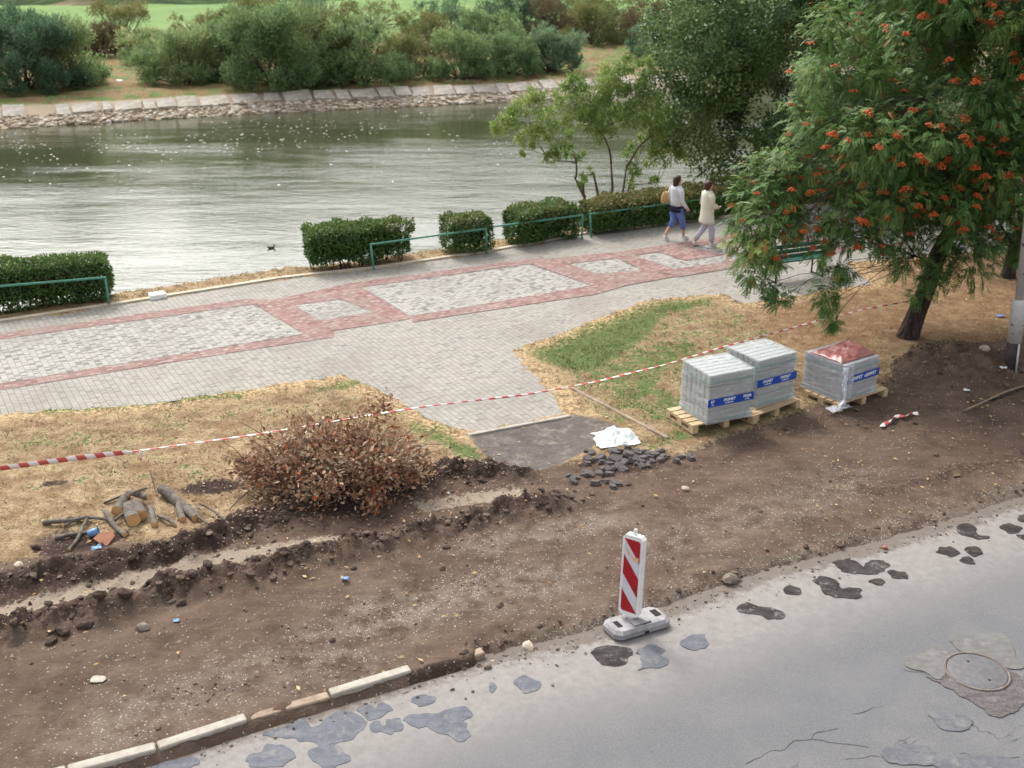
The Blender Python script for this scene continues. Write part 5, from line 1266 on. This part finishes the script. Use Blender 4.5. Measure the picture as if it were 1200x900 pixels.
# fallen leaves round the site
n = 1400; x, y = scatter_xy(n * 3, -7, 12.5, 9, 29); k = (grid_sample(F['road'], x, y) < .0) & (rng.random(n * 3) < np.where(x > 4, .6, .15) * (.3 + (grid_sample(F['prom'], x, y) < 0))); x, y = x[k], y[k]; n = len(x)
zz = np.where(grid_sample(F['prom'], x, y) > 0, .012, ground_z(x, y) + .03); v, f = leaf_quads(np.column_stack([x, y, zz]), norm(rng.normal(size=(n, 3)) * [1, 1, .15]), norm(rng.normal(size=(n, 3)) * .3 + [0, 0, 1]), .07 * rng.uniform(.5, 1.3, n), .035 * rng.uniform(.5, 1.3, n)); struct(npmesh('fallen_leaves', v, f, leafmat('fallen_leaf', [(0, (.22, .12, .05)), (.5, (.42, .27, .10)), (1, (.55, .42, .22))], .8, .1), tint=rng.random(n)), 'stuff')

# ================================================================== LOGS
M_LBARK = simple('log_bark', (.19, .168, .14), (.085, .068, .056), 14, .95, .6, 40)
M_CUT = NT('cut_wood'); co_ = M_CUT.coord(); M_CUT = M_CUT.done(M_CUT.mix(M_CUT.noise(co_, 18, 3), (.66, .40, .19), (.52, .29, .13)), .85, None, .2)
zl = lambda x, y: (30 + x / 4.615, 560 + y / 4.615)
def log(a, b, r0, r1, lab, za_=0, zb_=0, bend=.03, fork=None):
    A = GG(*zl(*a)) + Vector((0, 0, r0 + za_ - .01)); B = GG(*zl(*b)) + Vector((0, 0, r1 + zb_ - .01)); t = None
    pts = [A + (p - A) for p in wob(A, B, 6, bend)]; pts[0] = A; pts[-1] = B
    loc = A.copy(); loc.z = min(A.z, B.z) - min(r0, r1)
    t = thing('cut_log' if max(r0, r1) > .035 else 'cut_branch', lab, 'log' if max(r0, r1) > .035 else 'branch', loc, 0, 'cut logs and branches in the heap')
    n = 12; rad = [r0 + (r1 - r0) * i / 6 + random.uniform(-.05, .05) * r0 for i in range(7)]
    mb = MB(); mb.tube([p - loc for p in pts], rad, n, cap=False)
    if fork: q = pts[3] - loc; mb.tube(wob(q, q + Vector(fork), 4, .05), taper(r1 * .8, r1 * .4, 4), 8)
    mb.build('bark', M_LBARK, t)
    for p, q, r in ((pts[0], pts[1], rad[0]), (pts[-1], pts[-2], rad[-1])):
        dn_ = (p - q).normalized(); mb = MB(); mb.tube([p - loc - dn_ * .004, p - loc + dn_ * .004], r * .97, n, smooth=False); mb.build('cut_end', M_CUT, t)
log((590, 268), (562, 190), .095, .09, 'thickest log with a round orange cut end at the front of the heap')
log((632, 240), (598, 172), .085, .08, 'thick log with a dull brown cut end right of the thickest log')
log((703, 275), (672, 178), .045, .04, 'short grey barked log just right of the two thickest logs')
log((922, 238), (742, 100), .058, .075, 'long mossy log with a bright cut end at the right of the heap', 0, .03)
log((853, 250), (832, 176), .046, .04, 'thin short log leaning beside the long mossy log', 0, .05)
log((500, 215), (550, 145), .08, .06, 'knobbly dark log at the left behind the thickest log', 0, .04)
log((678, 158), (558, 118), .05, .04, 'log with a pale cut end lying on top at the back of the heap', .10, .05)
log((948, 238), (880, 170), .035, .036, 'small log with an orange end close behind the long mossy log')
log((540, 322), (436, 212), .036, .032, 'forked grey branch in front of the knobbly dark log', 0, .03, .05, (.12, .2, .06))
log((100, 258), (345, 245), .034, .022, 'long crooked branch pointing left out of the heap', 0, .06, .06)
log((236, 388), (345, 240), .024, .02, 'thin branch sticking out towards the blue litter', 0, .05, .03)
log((158, 332), (345, 302), .028, .024, 'straight grey branch lying left of the blue cup', 0, 0, .02)
log((205, 275), (300, 240), .02, .018, 'short thin branch among the left end of the heap', .03, .05, .06)
log((812, 278), (720, 225), .026, .022, 'curved branch right of the short grey barked log', 0, .02, .08)
log((990, 290), (925, 188), .018, .015, 'bent twig at the right end of the heap, nearer to the logs', 0, .1, .12)
log((1100, 286), (945, 182), .017, .015, 'longest bent twig at the right end with a pale broken tip', 0, .1, .08)
log((425, 148), (525, 125), .018, .016, 'thin dark branch behind the heap on the dry grass', .0, .06, .04)
log((565, 158), (665, 122), .02, .018, 'slim grey branch lying across the top of the heap', .16, .16, .03)
log((685, 50), (712, 108), .008, .012, 'upright dry twig poking out behind the heap', .25, .02, .03)
log((870, 415), (912, 355), .009, .008, 'tiny pale stick lying on the dark soil below the heap')
log((230, 238), (440, 248), .026, .02, 'dark half hidden branch joining the left end to the logs', .02, .03, .03)

# ================================================================== LITTER
M_BLUE = simple('blue_plastic', (.12, .24, .45), (.2, .34, .55), 8, .4, .2)
M_TERRA = simple('terracotta', (.33, .15, .09), (.27, .115, .07), 9, .85, .3)
p = GG(*zl(368, 320)); t = thing('plastic_cup', 'blue plastic cup lying at the left of the log heap', 'cup', p, .4)
mb = MB(); MX = Matrix.Rotation(1.35, 4, 'Y') @ Matrix.Rotation(.2, 4, 'X')
mb.loft([((0, 0, -.06), .045, .045), ((0, 0, .07), .058, .058), ((0, 0, .07), .052, .052), ((0, 0, -.05), .04, .04)], 16, M=Matrix.Translation((0, 0, .055)) @ MX); mb.build('cup_wall', M_BLUE, t)
def scrap(name, pos, r, mat, lab, cat, rise=.04, seed=1, rz=0):
    pos = Vector(pos)
    o = crumple(name, mat, 12, 12, lambda u, v: ((u - .5) * 2 * r * (1 - .5 * abs(v - .5)), (v - .5) * 1.4 * r * (1 - .4 * abs(u - .4)), .012 + rise * max(0, n3(u * 4, v * 4, seed) + .45)), .004)
    o.location = pos; o.rotation_euler = (0, 0, rz); tag(o, lab, cat); return o
scrap('plastic_scrap', GG(*zl(385, 388)), .07, M_BLUE, 'crumpled light blue plastic scrap below the blue cup', 'plastic scrap', .05, 3, .5)
p = GG(*zl(425, 345)); mb = MB(); mb.prism([(-.13, .02), (-.06, .10), (.09, .11), (.14, .03), (.05, -.13), (-.03, -.08)], 0, .035, M=Matrix.Rotation(.35, 4, 'X')); o = mb.build('roof_tile_shard', M_TERRA, None, p + Vector((0, 0, .03)), .2); tag(o, 'broken terracotta tile shard beside the blue cup', 'tile shard')
scrap('plastic_scrap', GG(405, 681), .05, M_BLUE, 'small blue litter scrap in the dirt below the brush pile', 'plastic scrap', .05, 5)
scrap('plastic_scrap', GG(207, 728), .04, M_BLUE, 'tiny dull blue litter speck in the tracks at the lower left', 'plastic scrap', .03, 6)
scrap('plastic_scrap', GG(1172, 372) , .09, M_BLUE, 'dark blue litter scrap on the grass left of the lamp post', 'plastic scrap', .05, 7)
M_WHITE = simple('white_sheet', (.84, .86, .86), (.76, .79, .80), 3, .5, .25, 9)
scrap('paper_scrap', GG(1132, 462), .06, M_WHITE, 'small white crumpled scrap on the soil mound left of the lamp post', 'paper scrap', .05, 8)
scrap('paper_scrap', GG(115, 796), .085, M_KERB, 'flat pale scrap lying on the trodden dirt at the lower left', 'paper scrap', .02, 9)
scrap('paper_scrap', GG(1173, 444), .07, M_WHITE, 'white rag at the foot of the lamp post', 'rag', .06, 10)
# white block on the river side verge
p = G(185, 349); p.z = GZ(p.x, p.y); mb = MB(); mb.box((0, 0, .06), (.34, .26, .14), ch=.015); tag(mb.build('white_block', M_WHITE, None, p, .5), 'white stone block on the river edge right of the left hedge', 'stone block')
# crumpled white sheet
wc = GG(721, 516)
def wsf(u, v):
    a = u * 2 - 1; b_ = v * 2 - 1; rr = sqrt(a * a + b_ * b_); e = max(0, 1 - rr ** 3)
    k = (max(abs(a), abs(b_)) / rr) if rr > 1e-6 else 1; a, b_ = a / (1.0 if rr < 1e-6 else 1 / k if False else 1), b_
    s_ = .82 + .5 * n3(a * 1.5, b_ * 1.5, 52)
    return (a * .39 * s_ + .03 * n3(a * 4, b_ * 4, 53), b_ * .33 * s_, .015 + e * (.10 + .10 * (b_ > -.1) * max(0, b_) + .30 * n3(a * 2.2, b_ * 2.2, 54) + .06 * n3(a * 6, b_ * 6, 55)) * .9 + .02 * abs(n3(a * 9, b_ * 9, 56)))
o = crumple('plastic_sheet', M_WHITE, 40, 36, wsf, .006); o.location = wc; o.rotation_euler = (0, 0, .25); tag(o, 'crumpled white plastic sheet lying on the old asphalt', 'plastic sheet')
# broken asphalt
M_CHUNK = simple('broken_asphalt', (.085, .076, .074), (.13, .112, .105), 12, .95, .6, 60)
zd = lambda x, y: (640 + x / 6.667, 480 + y / 6.667)
chs = [(330, 395, .14), (350, 345, .12), (430, 380, .15), (480, 410, .13), (540, 385, .16), (570, 340, .12), (610, 400, .13), (640, 360, .16), (700, 345, .14), (680, 395, .1), (750, 380, .13), (790, 350, .13), (840, 360, .14), (880, 340, .12), (900, 390, .12), (930, 370, .13), (600, 455, .14), (520, 450, .1), (470, 460, .12), (560, 425, .1), (420, 500, .13), (340, 510, .13), (480, 500, .1), (540, 580, .14), (470, 560, .13), (390, 585, .13), (300, 520, .11), (220, 545, .10), (210, 580, .09), (1060, 370, .12), (1130, 385, .1), (1010, 415, .09), (750, 440, .1), (790, 440, .09), (830, 400, .09), (640, 320, .1), (510, 335, .1)]
chs = chs + [(x + random.uniform(-45, 45), y + random.uniform(-28, 28), r * random.uniform(.5, .9)) for x, y, r in chs if y > 330]
for i, (cx_, cy_, r) in enumerate(chs):
    p = GG(*zd(cx_, cy_)); mb = MB(); k = random.randint(5, 7); out = []
    for q in range(k): a = 2 * pi * q / k + random.uniform(-.25, .25); rr = r * random.uniform(.75, 1.15); out.append((rr * cos(a), rr * .8 * sin(a)))
    out = [(x * .8, y * .8) for x, y in out]; mb.prism(out, 0, random.uniform(.025, .045)); mb.prism([(x * .82 + .005, y * .8) for x, y in out], .0, .055 + random.uniform(-.01, .01))
    o = mb.build('asphalt_chunk', M_CHUNK, None, p + Vector((0, 0, -.01)), random.random() * 6); o.rotation_euler = (random.uniform(-.3, .3), random.uniform(-.3, .3), random.random() * 6)
    tag(o, 'dark broken asphalt chunk in the rubble below the crumpled white sheet', 'asphalt chunk', 'broken asphalt chunks below the white sheet')
# single stones worth a name
M_STONE = simple('pale_stone', (.52, .44, .34), (.40, .33, .25), 14, .9, .5, 50); M_STONED = simple('dark_stone', (.17, .14, .115), (.24, .2, .165), 14, .9, .5, 50)
for px, py, r, mt, lab in [(577, 766, .055, M_STONE, 'largest pale stone on the crumbled road edge after the kerb row'), (571.5, 782, .042, M_STONED, 'round dark stone lying alone on the road just below the largest pale stone'), (619, 750, .075, M_STONE, 'brownish stone in the road edge rubble halfway to the beacon'), (856, 675, .09, M_STONED, 'big brown clod at the road edge right of the beacon'), (168, 736, .07, M_STONED, 'flat brown stone alone on the tyre tracks at lower left'), (858, 692, .035, M_STONE, 'small pale stone at the road edge right of the beacon'), (1037, 643, .035, M_TERRA, 'rusty brown stone on the road beside the dark wet patches'),
                           (22, 665, .06, M_STONE, 'pale grey stone in the dark soil at the left edge'), (803, 574, .05, M_STONE, 'pale pinkish stone on the dirt below the asphalt rubble'), (793, 720, .03, M_STONE, 'pale pebble at the right corner of the beacon foot'), (1150, 428, .1, M_STONE, 'pale stone sunk in the soil mound beside the lamp post')]:
    z = ROADZ if ('on the road ' in lab) else None
    p = GG(px, py) if z is None else G(px, py, z)
    mb = MB(); mb.ico((0, 0, r * .45), r, 2, (1.2, .9, .75), .12); tag(mb.build('stone', mt, None, p, random.random() * 6), lab, 'stone')
M_EARTH = simple('earth_lump', (.095, .066, .05), (.055, .038, .031), 9, 1, .9, 26)
for px, py, r in [(75, 742, .10), (100, 735, .11), (45, 728, .08), (148, 712, .12), (120, 720, .09), (160, 700, .09), (175, 698, .08), (60, 752, .09), (213, 707, .07), (20, 745, .08), (228, 690, .08), (245, 680, .08), (300, 668, .08), (345, 660, .07), (42, 643, .08), (85, 662, .08), (95, 655, .07)]:
    p = GG(px, py); mb = MB(); mb.ico((0, 0, r * .2), r * .72, 2, (1.25, .9, .75), .2); tag(mb.build('soil_lump', M_EARTH, None, p, random.random() * 6), 'fist to head sized brown lump of earth on the ridge at the lower left', 'earth lump', 'large earth lumps along the dug ridges')
# stick and hose near the lamp post
A = GG(1130, 484) + Vector((0, 0, .04)); B = GG(1205, 458) + Vector((0, 0, .07)); mb = MB(); mb.tube(wob(A, B, 6, .02), .017, 8); tag(mb.build('wooden_stick', simple('stick_wood', (.30, .22, .15), (.2, .14, .1), 20), None), 'long thin wooden stick lying on the dirt below the lamp post', 'stick')
A = GG(1158, 472) + Vector((0, 0, .05)); B = GG(1215, 452) + Vector((0, 0, .05)); mb = MB(); mb.tube(wob(A, B, 8, .05), .028, 8); tag(mb.build('rubber_hose', simple('black_rubber', (.02, .02, .022), rough=.5), None), 'short black hose lying behind the wooden stick near the lamp post', 'hose')
# duck and snag in the river
M_DUCK = simple('duck_brown', (.07, .05, .04), (.12, .09, .07), 20, .8, .1)
p = G(318, 291, WZ); mb = MB(); mb.ico((0, 0, .04), .1, 2, (1.7, .95, .8), smooth=True); mb.tube([(.10, 0, .06), (.14, 0, .11), (.155, 0, .145)], [.05, .038, .034], 8); mb.ico((.165, 0, .15), .045, 2, (1.1, .9, .9), smooth=True); mb.tube([(.20, 0, .145), (.25, 0, .135)], [.02, .012], 6); mb.tube([(-.14, 0, .08), (-.24, 0, .14)], [.05, .015], 6)
mb.v = [(x * .62, y * .62, z * .62) for x, y, z in mb.v]; tag(mb.build('duck', M_DUCK, None, p, .5), 'small brown duck floating left of the thick dark hedge', 'duck')
p = G(18, 312, WZ); mb = MB(); mb.ico((0, 0, .02), .14, 2, (1.6, .8, .6), .15); tag(mb.build('river_stone', M_STONED, None, p), 'dark stone breaking the water above the left hedge', 'stone')
scrap('paper_scrap', GG(185, 42) if False else Vector((G(139, 91, -.8).x, G(139, 91, -.8).y, GZ(G(139, 91, -.8).x, G(139, 91, -.8).y) + .05)), .25, M_WHITE, 'white litter on the grass in the gap between the far bushes', 'litter', .15, 12)

# ================================================================== BARRIER TAPE
def tape_mat():
    t = NT('barrier_tape'); uv = t.coord('UV'); s = t.n('ShaderNodeSeparateXYZ'); t.l(uv, s.inputs[0])
    k = t.math('FRACT', t.math('ADD', t.math('MULTIPLY', s.outputs[0], 4.2), t.math('MULTIPLY', s.outputs[1], .5)))
    c = t.mix(t.math('GREATER_THAN', k, .5), (.80, .73, .70), (.56, .10, .085)); return t.done(c, .45, None, .4)
M_TAPE = tape_mat()
def tape(name, pts, wd, twist, lab, cat='barrier tape', n=160):
    """a ribbon strung through the points; twist(s) is its roll"""
    P_ = np.array([p[:] for p in pts]); cu = np.concatenate([[0], np.cumsum(np.linalg.norm(np.diff(P_, axis=0), axis=1))]); S = np.linspace(0, cu[-1], n)
    C = np.stack([np.interp(S, cu, P_[:, k]) for k in range(3)], 1)
    if n > 60:
        for it in range(3): C[1:-1] = (C[:-2] + C[1:-1] * 2 + C[2:]) / 4
    T = norm(np.gradient(C, axis=0)); up = np.array([0, 0, 1.]) - T * T[:, 2:3]; up = norm(up); sd_ = np.cross(T, up); V = []; UV = []
    for i in range(n):
        a = twist(S[i]); w_ = up[i] * cos(a) + sd_[i] * sin(a); V += [C[i] - w_ * (wd(S[i]) if callable(wd) else wd) / 2, C[i] + w_ * (wd(S[i]) if callable(wd) else wd) / 2]; UV += [(S[i], 0), (S[i], .3)]
    Fq = [(2 * i, 2 * i + 2, 2 * i + 3, 2 * i + 1) for i in range(n - 1)]
    o = npmesh(name, np.array(V), np.array(Fq), M_TAPE, uv=np.array(UV), smooth=True); so_ = o.modifiers.new('thickness', 'SOLIDIFY'); so_.thickness = .0015; return tag(o, lab, cat)
hz = .62
tp = [G(-130, 572, .7), G(0, 549, .68), G(80, 538, .66), G(164, 528, .66), G(300, 509, .7), G(437, 486, .85), G(500, 476, .8), G(620, 462, .6), G(700, 447, .6), G(780, 427, .62), G(850, 406, .66), G(940, 381, .7), G(1010, 363, .72), AT(1079, 350, 20.28)]
L0 = (tp[3] - tp[0]).length
tape('barrier_tape', tp, lambda s: .07 if s < L0 - .15 else .027 + .008 * sin(s * 3.1), lambda s: (.15 * sin(s * 2)) if s < L0 - .15 else (-1.15 - .15 * sin(s * 1.7) if s < L0 + 3.6 else (-.9 - .25 * sin(s * 1.3))), 'long red and white barrier tape strung over the brush pile to the rowan trunk', n=260)
tape('tape_end', [tp[3] + Vector((0, -.01, 0)), tp[3] + Vector((.02, -.02, -.06)), tp[3] + Vector((.0, -.03, -.13))], .06, lambda s: 1.2, 'short loose red tail hanging from the knot of the barrier tape', n=8)
pts = [GG(1033, 501), GG(1045, 494), GG(1052, 489), GG(1060, 491), GG(1068, 486), GG(1076, 486)]
pts = [p + Vector((0, 0, .035 + .02 * (i % 2))) for i, p in enumerate(pts)]
tape('tape_scrap', pts, .07, lambda s: 1.3 + .8 * sin(s * 14), 'torn scrap of red and white tape lying on the dirt right of the pallets', n=50)
# stake that holds the tape outside the left edge
p = tp[0].copy(); p.z = 0; mb = MB(); mb.tube([(0, 0, -.2), (0, 0, .95)], .025, 8); tag(mb.build('tape_stake', M_WOOD, None, p), 'wooden stake holding the left end of the barrier tape', 'stake')

# ================================================================== PEOPLE
M_SKIN = simple('skin', (.52, .32, .23), (.47, .28, .20), 9, .55, .05)
def skinned(name, verts, edges, rads, mat, parent, sub=2, extra=None):
    me = bpy.data.meshes.new(name); me.from_pydata(verts, edges, []); o = bpy.data.objects.new(name, me); COL.objects.link(o)
    o.modifiers.new('skin', 'SKIN'); sv = me.skin_vertices[0].data
    for i, r in enumerate(rads): sv[i].radius = (r, r) if not isinstance(r, tuple) else r
    sv[0].use_root = True; s_ = o.modifiers.new('sub', 'SUBSURF'); s_.levels = sub; s_.render_levels = sub
    dg = bpy.context.evaluated_depsgraph_get(); dg.update(); m2 = bpy.data.meshes.new_from_object(o.evaluated_get(dg)); m2.name = name
    bpy.data.objects.remove(o); m2.materials.clear(); m2.materials.append(mat); m2.polygons.foreach_set('use_smooth', [True] * len(m2.polygons))
    if extra:
        bm = bmesh.new(); bm.from_mesh(m2); tmp = bpy.data.meshes.new('t'); tmp.from_pydata(extra.v, [], extra.f); bm.from_mesh(tmp); bm.to_mesh(m2); bm.free(); bpy.data.meshes.remove(tmp)
        m2.polygons.foreach_set('use_smooth', [True] * len(m2.polygons))
    o = link(name, m2, parent); return o
def hand(mb, wrist, d, side):
    """palm and five curled fingers hanging from the wrist along d"""
    w_ = Vector(wrist); d = Vector(d).normalized(); fwd = Vector((0, 1, 0)); fwd = (fwd - d * fwd.dot(d)).normalized(); inn = d.cross(fwd) * side
    palm = w_ + d * .085; mb.tube([w_, w_ + d * .03, w_ + d * .07, palm], [.026, .032, .036, .030], 10)
    for k, (off, L) in enumerate(((.030, .066), (.010, .075), (-.010, .070), (-.028, .055))):
        b_ = w_ + d * .075 + fwd * off; k1 = b_ + d * L * .5 + inn * .006; k2 = k1 + d * L * .35 + inn * .018; e = k2 + d * L * .15 + inn * .016; mb.tube([b_, k1, k2, e], [.0095, .009, .008, .006], 6)
    b_ = w_ + d * .03 + fwd * .025; mb.tube([b_, b_ + d * .03 + fwd * .022, b_ + d * .06 + fwd * .026 + inn * .01], [.012, .010, .007], 6)
def person(pos, heading, lab, height, hair_mat, arms, legs, build_clothes, hair_long):
    t = thing('person', lab, 'person', pos, heading - pi / 2)
    k = height / 1.64
    V = [(0, 0, .90), (0, .01, 1.04), (0, .0, 1.20), (0, -.01, 1.34), (0, .005, 1.41), (0, .02, 1.50), (0, .025, 1.575), (0, .02, 1.615)]
    R = [(.14, .11), (.13, .105), (.145, .10), (.10, .07), .05, (.072, .082), (.07, .085), (.045, .05)]
    E = [(i, i + 1) for i in range(7)]
    def add(p, r, par): V.append(p); R.append(r); E.append((par, len(V) - 1)); return len(V) - 1
    nose = add((0, .125, 1.515), .014, 5)
    ext = MB()
    for sx, (sh, el, wr) in zip((-1, 1), arms):
        a = add((sx * .15, -.01, 1.33), .055, 3); b_ = add(sh, .05, a); c = add(el, .042, b_); e = add(wr, .03, c); hand(ext, wr, Vector(wr) - Vector(el), -sx)
    for sx, (kn, an_, toe) in zip((-1, 1), legs):
        a = add((sx * .085, 0, .82), .088, 0); b_ = add(kn, .058, a); c = add(an_, .038, b_); 
        h_ = add((an_[0], an_[1] - .02, an_[2] - .045), .034, c); e = add(toe, .026, h_)
    for sx in (-1, 1):
        ext.ico((sx * .078, .02, 1.51), .02, 1, (.4, .8, 1.3), smooth=True)
    V = [tuple(x * k for x in v) for v in V]; R = [tuple(x * k for x in r) if isinstance(r, tuple) else r * k for r in R]
    ext.v = [tuple(x * k for x in v) for v in ext.v]
    body = skinned('body', V, E, R, M_SKIN, t, 2, ext)
    mb = MB()
    for sx in (-1, 1): mb.ico((sx * .03 * k, .098 * k, 1.535 * k), .011, 1, smooth=True)
    mb.build('eyes', simple('eye_dark', (.03, .02, .02), bump=0, rough=.3), body)
    mb = MB(); mb.box((0, .098 * k, 1.462 * k), (.045, .012, .01), ch=.003); mb.build('mouth', simple('lips', (.42, .14, .13), bump=0), body)
    mb = MB()
    rings = [((0, .005, 1.655), .03, .035), ((0, 0, 1.64), .075, .08), ((0, -.008, 1.60), .098, .098), ((0, -.02, 1.55), .102, .092), ((0, -.038, 1.50), .098, .075), ((0, -.045, 1.45), .086 if hair_long else .07, .062)]
    if hair_long: rings += [((0, -.05, 1.40), .092, .062), ((0, -.055, 1.355), .088, .052), ((0, -.055, 1.325), .055, .03)]
    else: rings += [((0, -.045, 1.42), .04, .035)]
    mb.loft([(tuple(x * k for x in c), a * k, b_ * k) for c, a, b_ in rings], 16); mb.build('hair', hair_mat, t)
    build_clothes(t, k); return t
def garment(name, t, k, mat, lofts=(), tubes=(), n=18):
    mb = MB()
    for rings in lofts: mb.loft([(tuple(x * k for x in c), a * k, b_ * k) for c, a, b_ in rings], n)
    for pts, rad in tubes: mb.tube([Vector(p) * k for p in pts], [r * k for r in rad], 12)
    return mb.build(name, mat, t)
def shoe(t, k, an_, toe, mat):
    a = Vector(an_); e = Vector(toe); d = (e - a); d.z = 0; d.normalize(); heel = Vector((a.x, a.y, toe[2])) - d * .05
    mb = MB(); mb.tube([Vector(p) * k for p in (heel + Vector((0, 0, (an_[2] - toe[2]) * .6)), Vector((a.x, a.y, toe[2] + (an_[2] - toe[2]) * .55)) + d * .02, e - d * .05 + Vector((0, 0, .015)), e + d * .02)], [.036 * k, .046 * k, .042 * k, .026 * k], 10); mb.build('shoe', mat, t)
cloth = lambda nm, c, c2=None: simple(nm, c, c2 or tuple(x * .88 for x in c), 5, .9, .35, 14)
M_GREYTOP = cloth('pale_grey_knit', (.66, .67, .70)); M_NAVY = cloth('navy_cloth', (.018, .018, .05)); M_JEAN = cloth('blue_capri', (.13, .19, .47)); M_SHOE = cloth('white_shoe', (.72, .70, .68)); M_TAN = simple('tan_leather', (.62, .40, .17), (.52, .32, .13), 6, .6, .1)
M_CREAMC = cloth('cream_cardigan', (.72, .69, .57)); M_LILAC = cloth('pale_grey_trousers', (.50, .50, .58)); M_HAIR1 = simple('dark_brown_hair', (.035, .016, .016), (.06, .028, .025), 30, .5, .4); M_HAIR2 = simple('auburn_hair', (.055, .016, .014), (.085, .026, .022), 30, .5, .4)
HEAD = PANG + .02
armsA = (((-.20, -.02, 1.26), (-.235, -.05, 1.06), (-.20, .10, .93)), ((.20, -.01, 1.26), (.25, -.02, 1.05), (.27, .12, .86)))
legsA = (((-.09, .02, .48), (-.09, -.22, .16), (-.09, -.14, .03)), ((.085, .17, .47), (.08, .24, .085), (.08, .38, .028)))
def clothesA(t, k):
    garment('grey_top', t, k, M_GREYTOP, [[((0, 0, .90), .185, .135), ((0, 0, 1.0), .180, .135), ((0, 0, 1.10), .175, .13), ((0, .0, 1.22), .185, .14), ((0, -.005, 1.31), .19, .13), ((0, -.01, 1.375), .165, .11), ((0, -.005, 1.415), .10, .08)]],
            [([(sx * .135, -.01, 1.33), a, b_, Vector(b_).lerp(Vector(c), .95)], [.082, .068, .058, .045]) for sx, (a, b_, c) in zip((-1, 1), armsA)])
    garment('navy_hem', t, k, M_NAVY, [[((0, .01, .74), .188, .14), ((0, .01, .82), .19, .142), ((0, 0, .93), .178, .13)]])
    garment('blue_capris', t, k, M_JEAN, [], [([(sx * .085, 0, .84), (sx * .09, .5 * kn[1], .66), kn, Vector(kn).lerp(Vector(an_), .48)], [.105, .10, .082, .068]) for sx, (kn, an_, toe) in zip((-1, 1), legsA)])
    for kn, an_, toe in legsA: shoe(t, k, an_, toe, M_SHOE)
pA = G(790, 281.5); pA.z = .0
person((pA.x, pA.y, .012), HEAD, 'woman with dark shoulder length hair in a grey top and blue capris walking', 1.63, M_HAIR1, armsA, legsA, clothesA, True)
# her bag hangs from the left shoulder
ca, sa = cos(HEAD - pi / 2), sin(HEAD - pi / 2)
def body_pt(p, x, y, z): return (p.x + x * ca - y * sa, p.y + x * sa + y * ca, z)
t = thing('shoulder_bag', 'tan leather shoulder bag hanging at the left side of the dark haired woman', 'bag', body_pt(pA, -.27, -.10, .93), HEAD - pi / 2)
mb = MB(); mb.loft([((0, 0, 0), .055, .15), ((0, 0, .04), .07, .18), ((0, 0, .17), .06, .165), ((0, 0, .28), .03, .12)], 16); mb.build('bag_body', M_TAN, t)
mb = MB(); mb.tube([(0, -.1, .24), (.05, -.06, .40), (.12, .03, .47), (.08, .10, .38), (0, .1, .24)], .011, 6); mb.build('bag_strap', M_TAN, t)
t = thing('purse', 'small black purse in the right hand of the dark haired woman', 'purse', body_pt(pA, .275, .16, .70), HEAD - pi / 2)
mb = MB(); mb.box((0, 0, .045), (.04, .15, .09), 0, ch=.015); mb.build('purse_body', M_BIRON, t)
armsB = (((-.19, .0, 1.25), (-.235, -.03, 1.06), (-.12, .16, 1.02)), ((.19, .01, 1.25), (.235, -.02, 1.05), (.15, .19, 1.0)))
legsB = (((-.085, .0, .47), (-.085, -.25, .15), (-.085, -.16, .03)), ((.085, .12, .47), (.08, .14, .085), (.08, .28, .028)))
def clothesB(t, k):
    garment('cream_cardigan', t, k, M_CREAMC, [[((0, 0, .60), .235, .18), ((0, 0, .66), .23, .18), ((0, 0, .75), .21, .165), ((0, 0, .90), .20, .155), ((0, 0, 1.06), .19, .145), ((0, .0, 1.20), .19, .145), ((0, -.005, 1.31), .19, .13), ((0, -.01, 1.375), .165, .11), ((0, -.005, 1.415), .10, .08)]],
            [([(sx * .135, -.01, 1.33), a, b_, Vector(b_).lerp(Vector(c), .9)], [.086, .072, .066, .055]) for sx, (a, b_, c) in zip((-1, 1), armsB)])
    garment('pale_trousers', t, k, M_LILAC, [], [([(sx * .085, 0, .84), (sx * .09, .5 * kn[1], .66), kn, Vector(kn).lerp(Vector(an_), .5), Vector(kn).lerp(Vector(an_), .92)], [.10, .098, .082, .072, .066]) for sx, (kn, an_, toe) in zip((-1, 1), legsB)])
    for kn, an_, toe in legsB: shoe(t, k, an_, toe, M_SHOE)
pB = G(826, 288.5)
person((pB.x, pB.y, .012), HEAD - .15, 'woman with short auburn hair in a long cream cardigan walking beside the other', 1.62, M_HAIR2, armsB, legsB, clothesB, False)
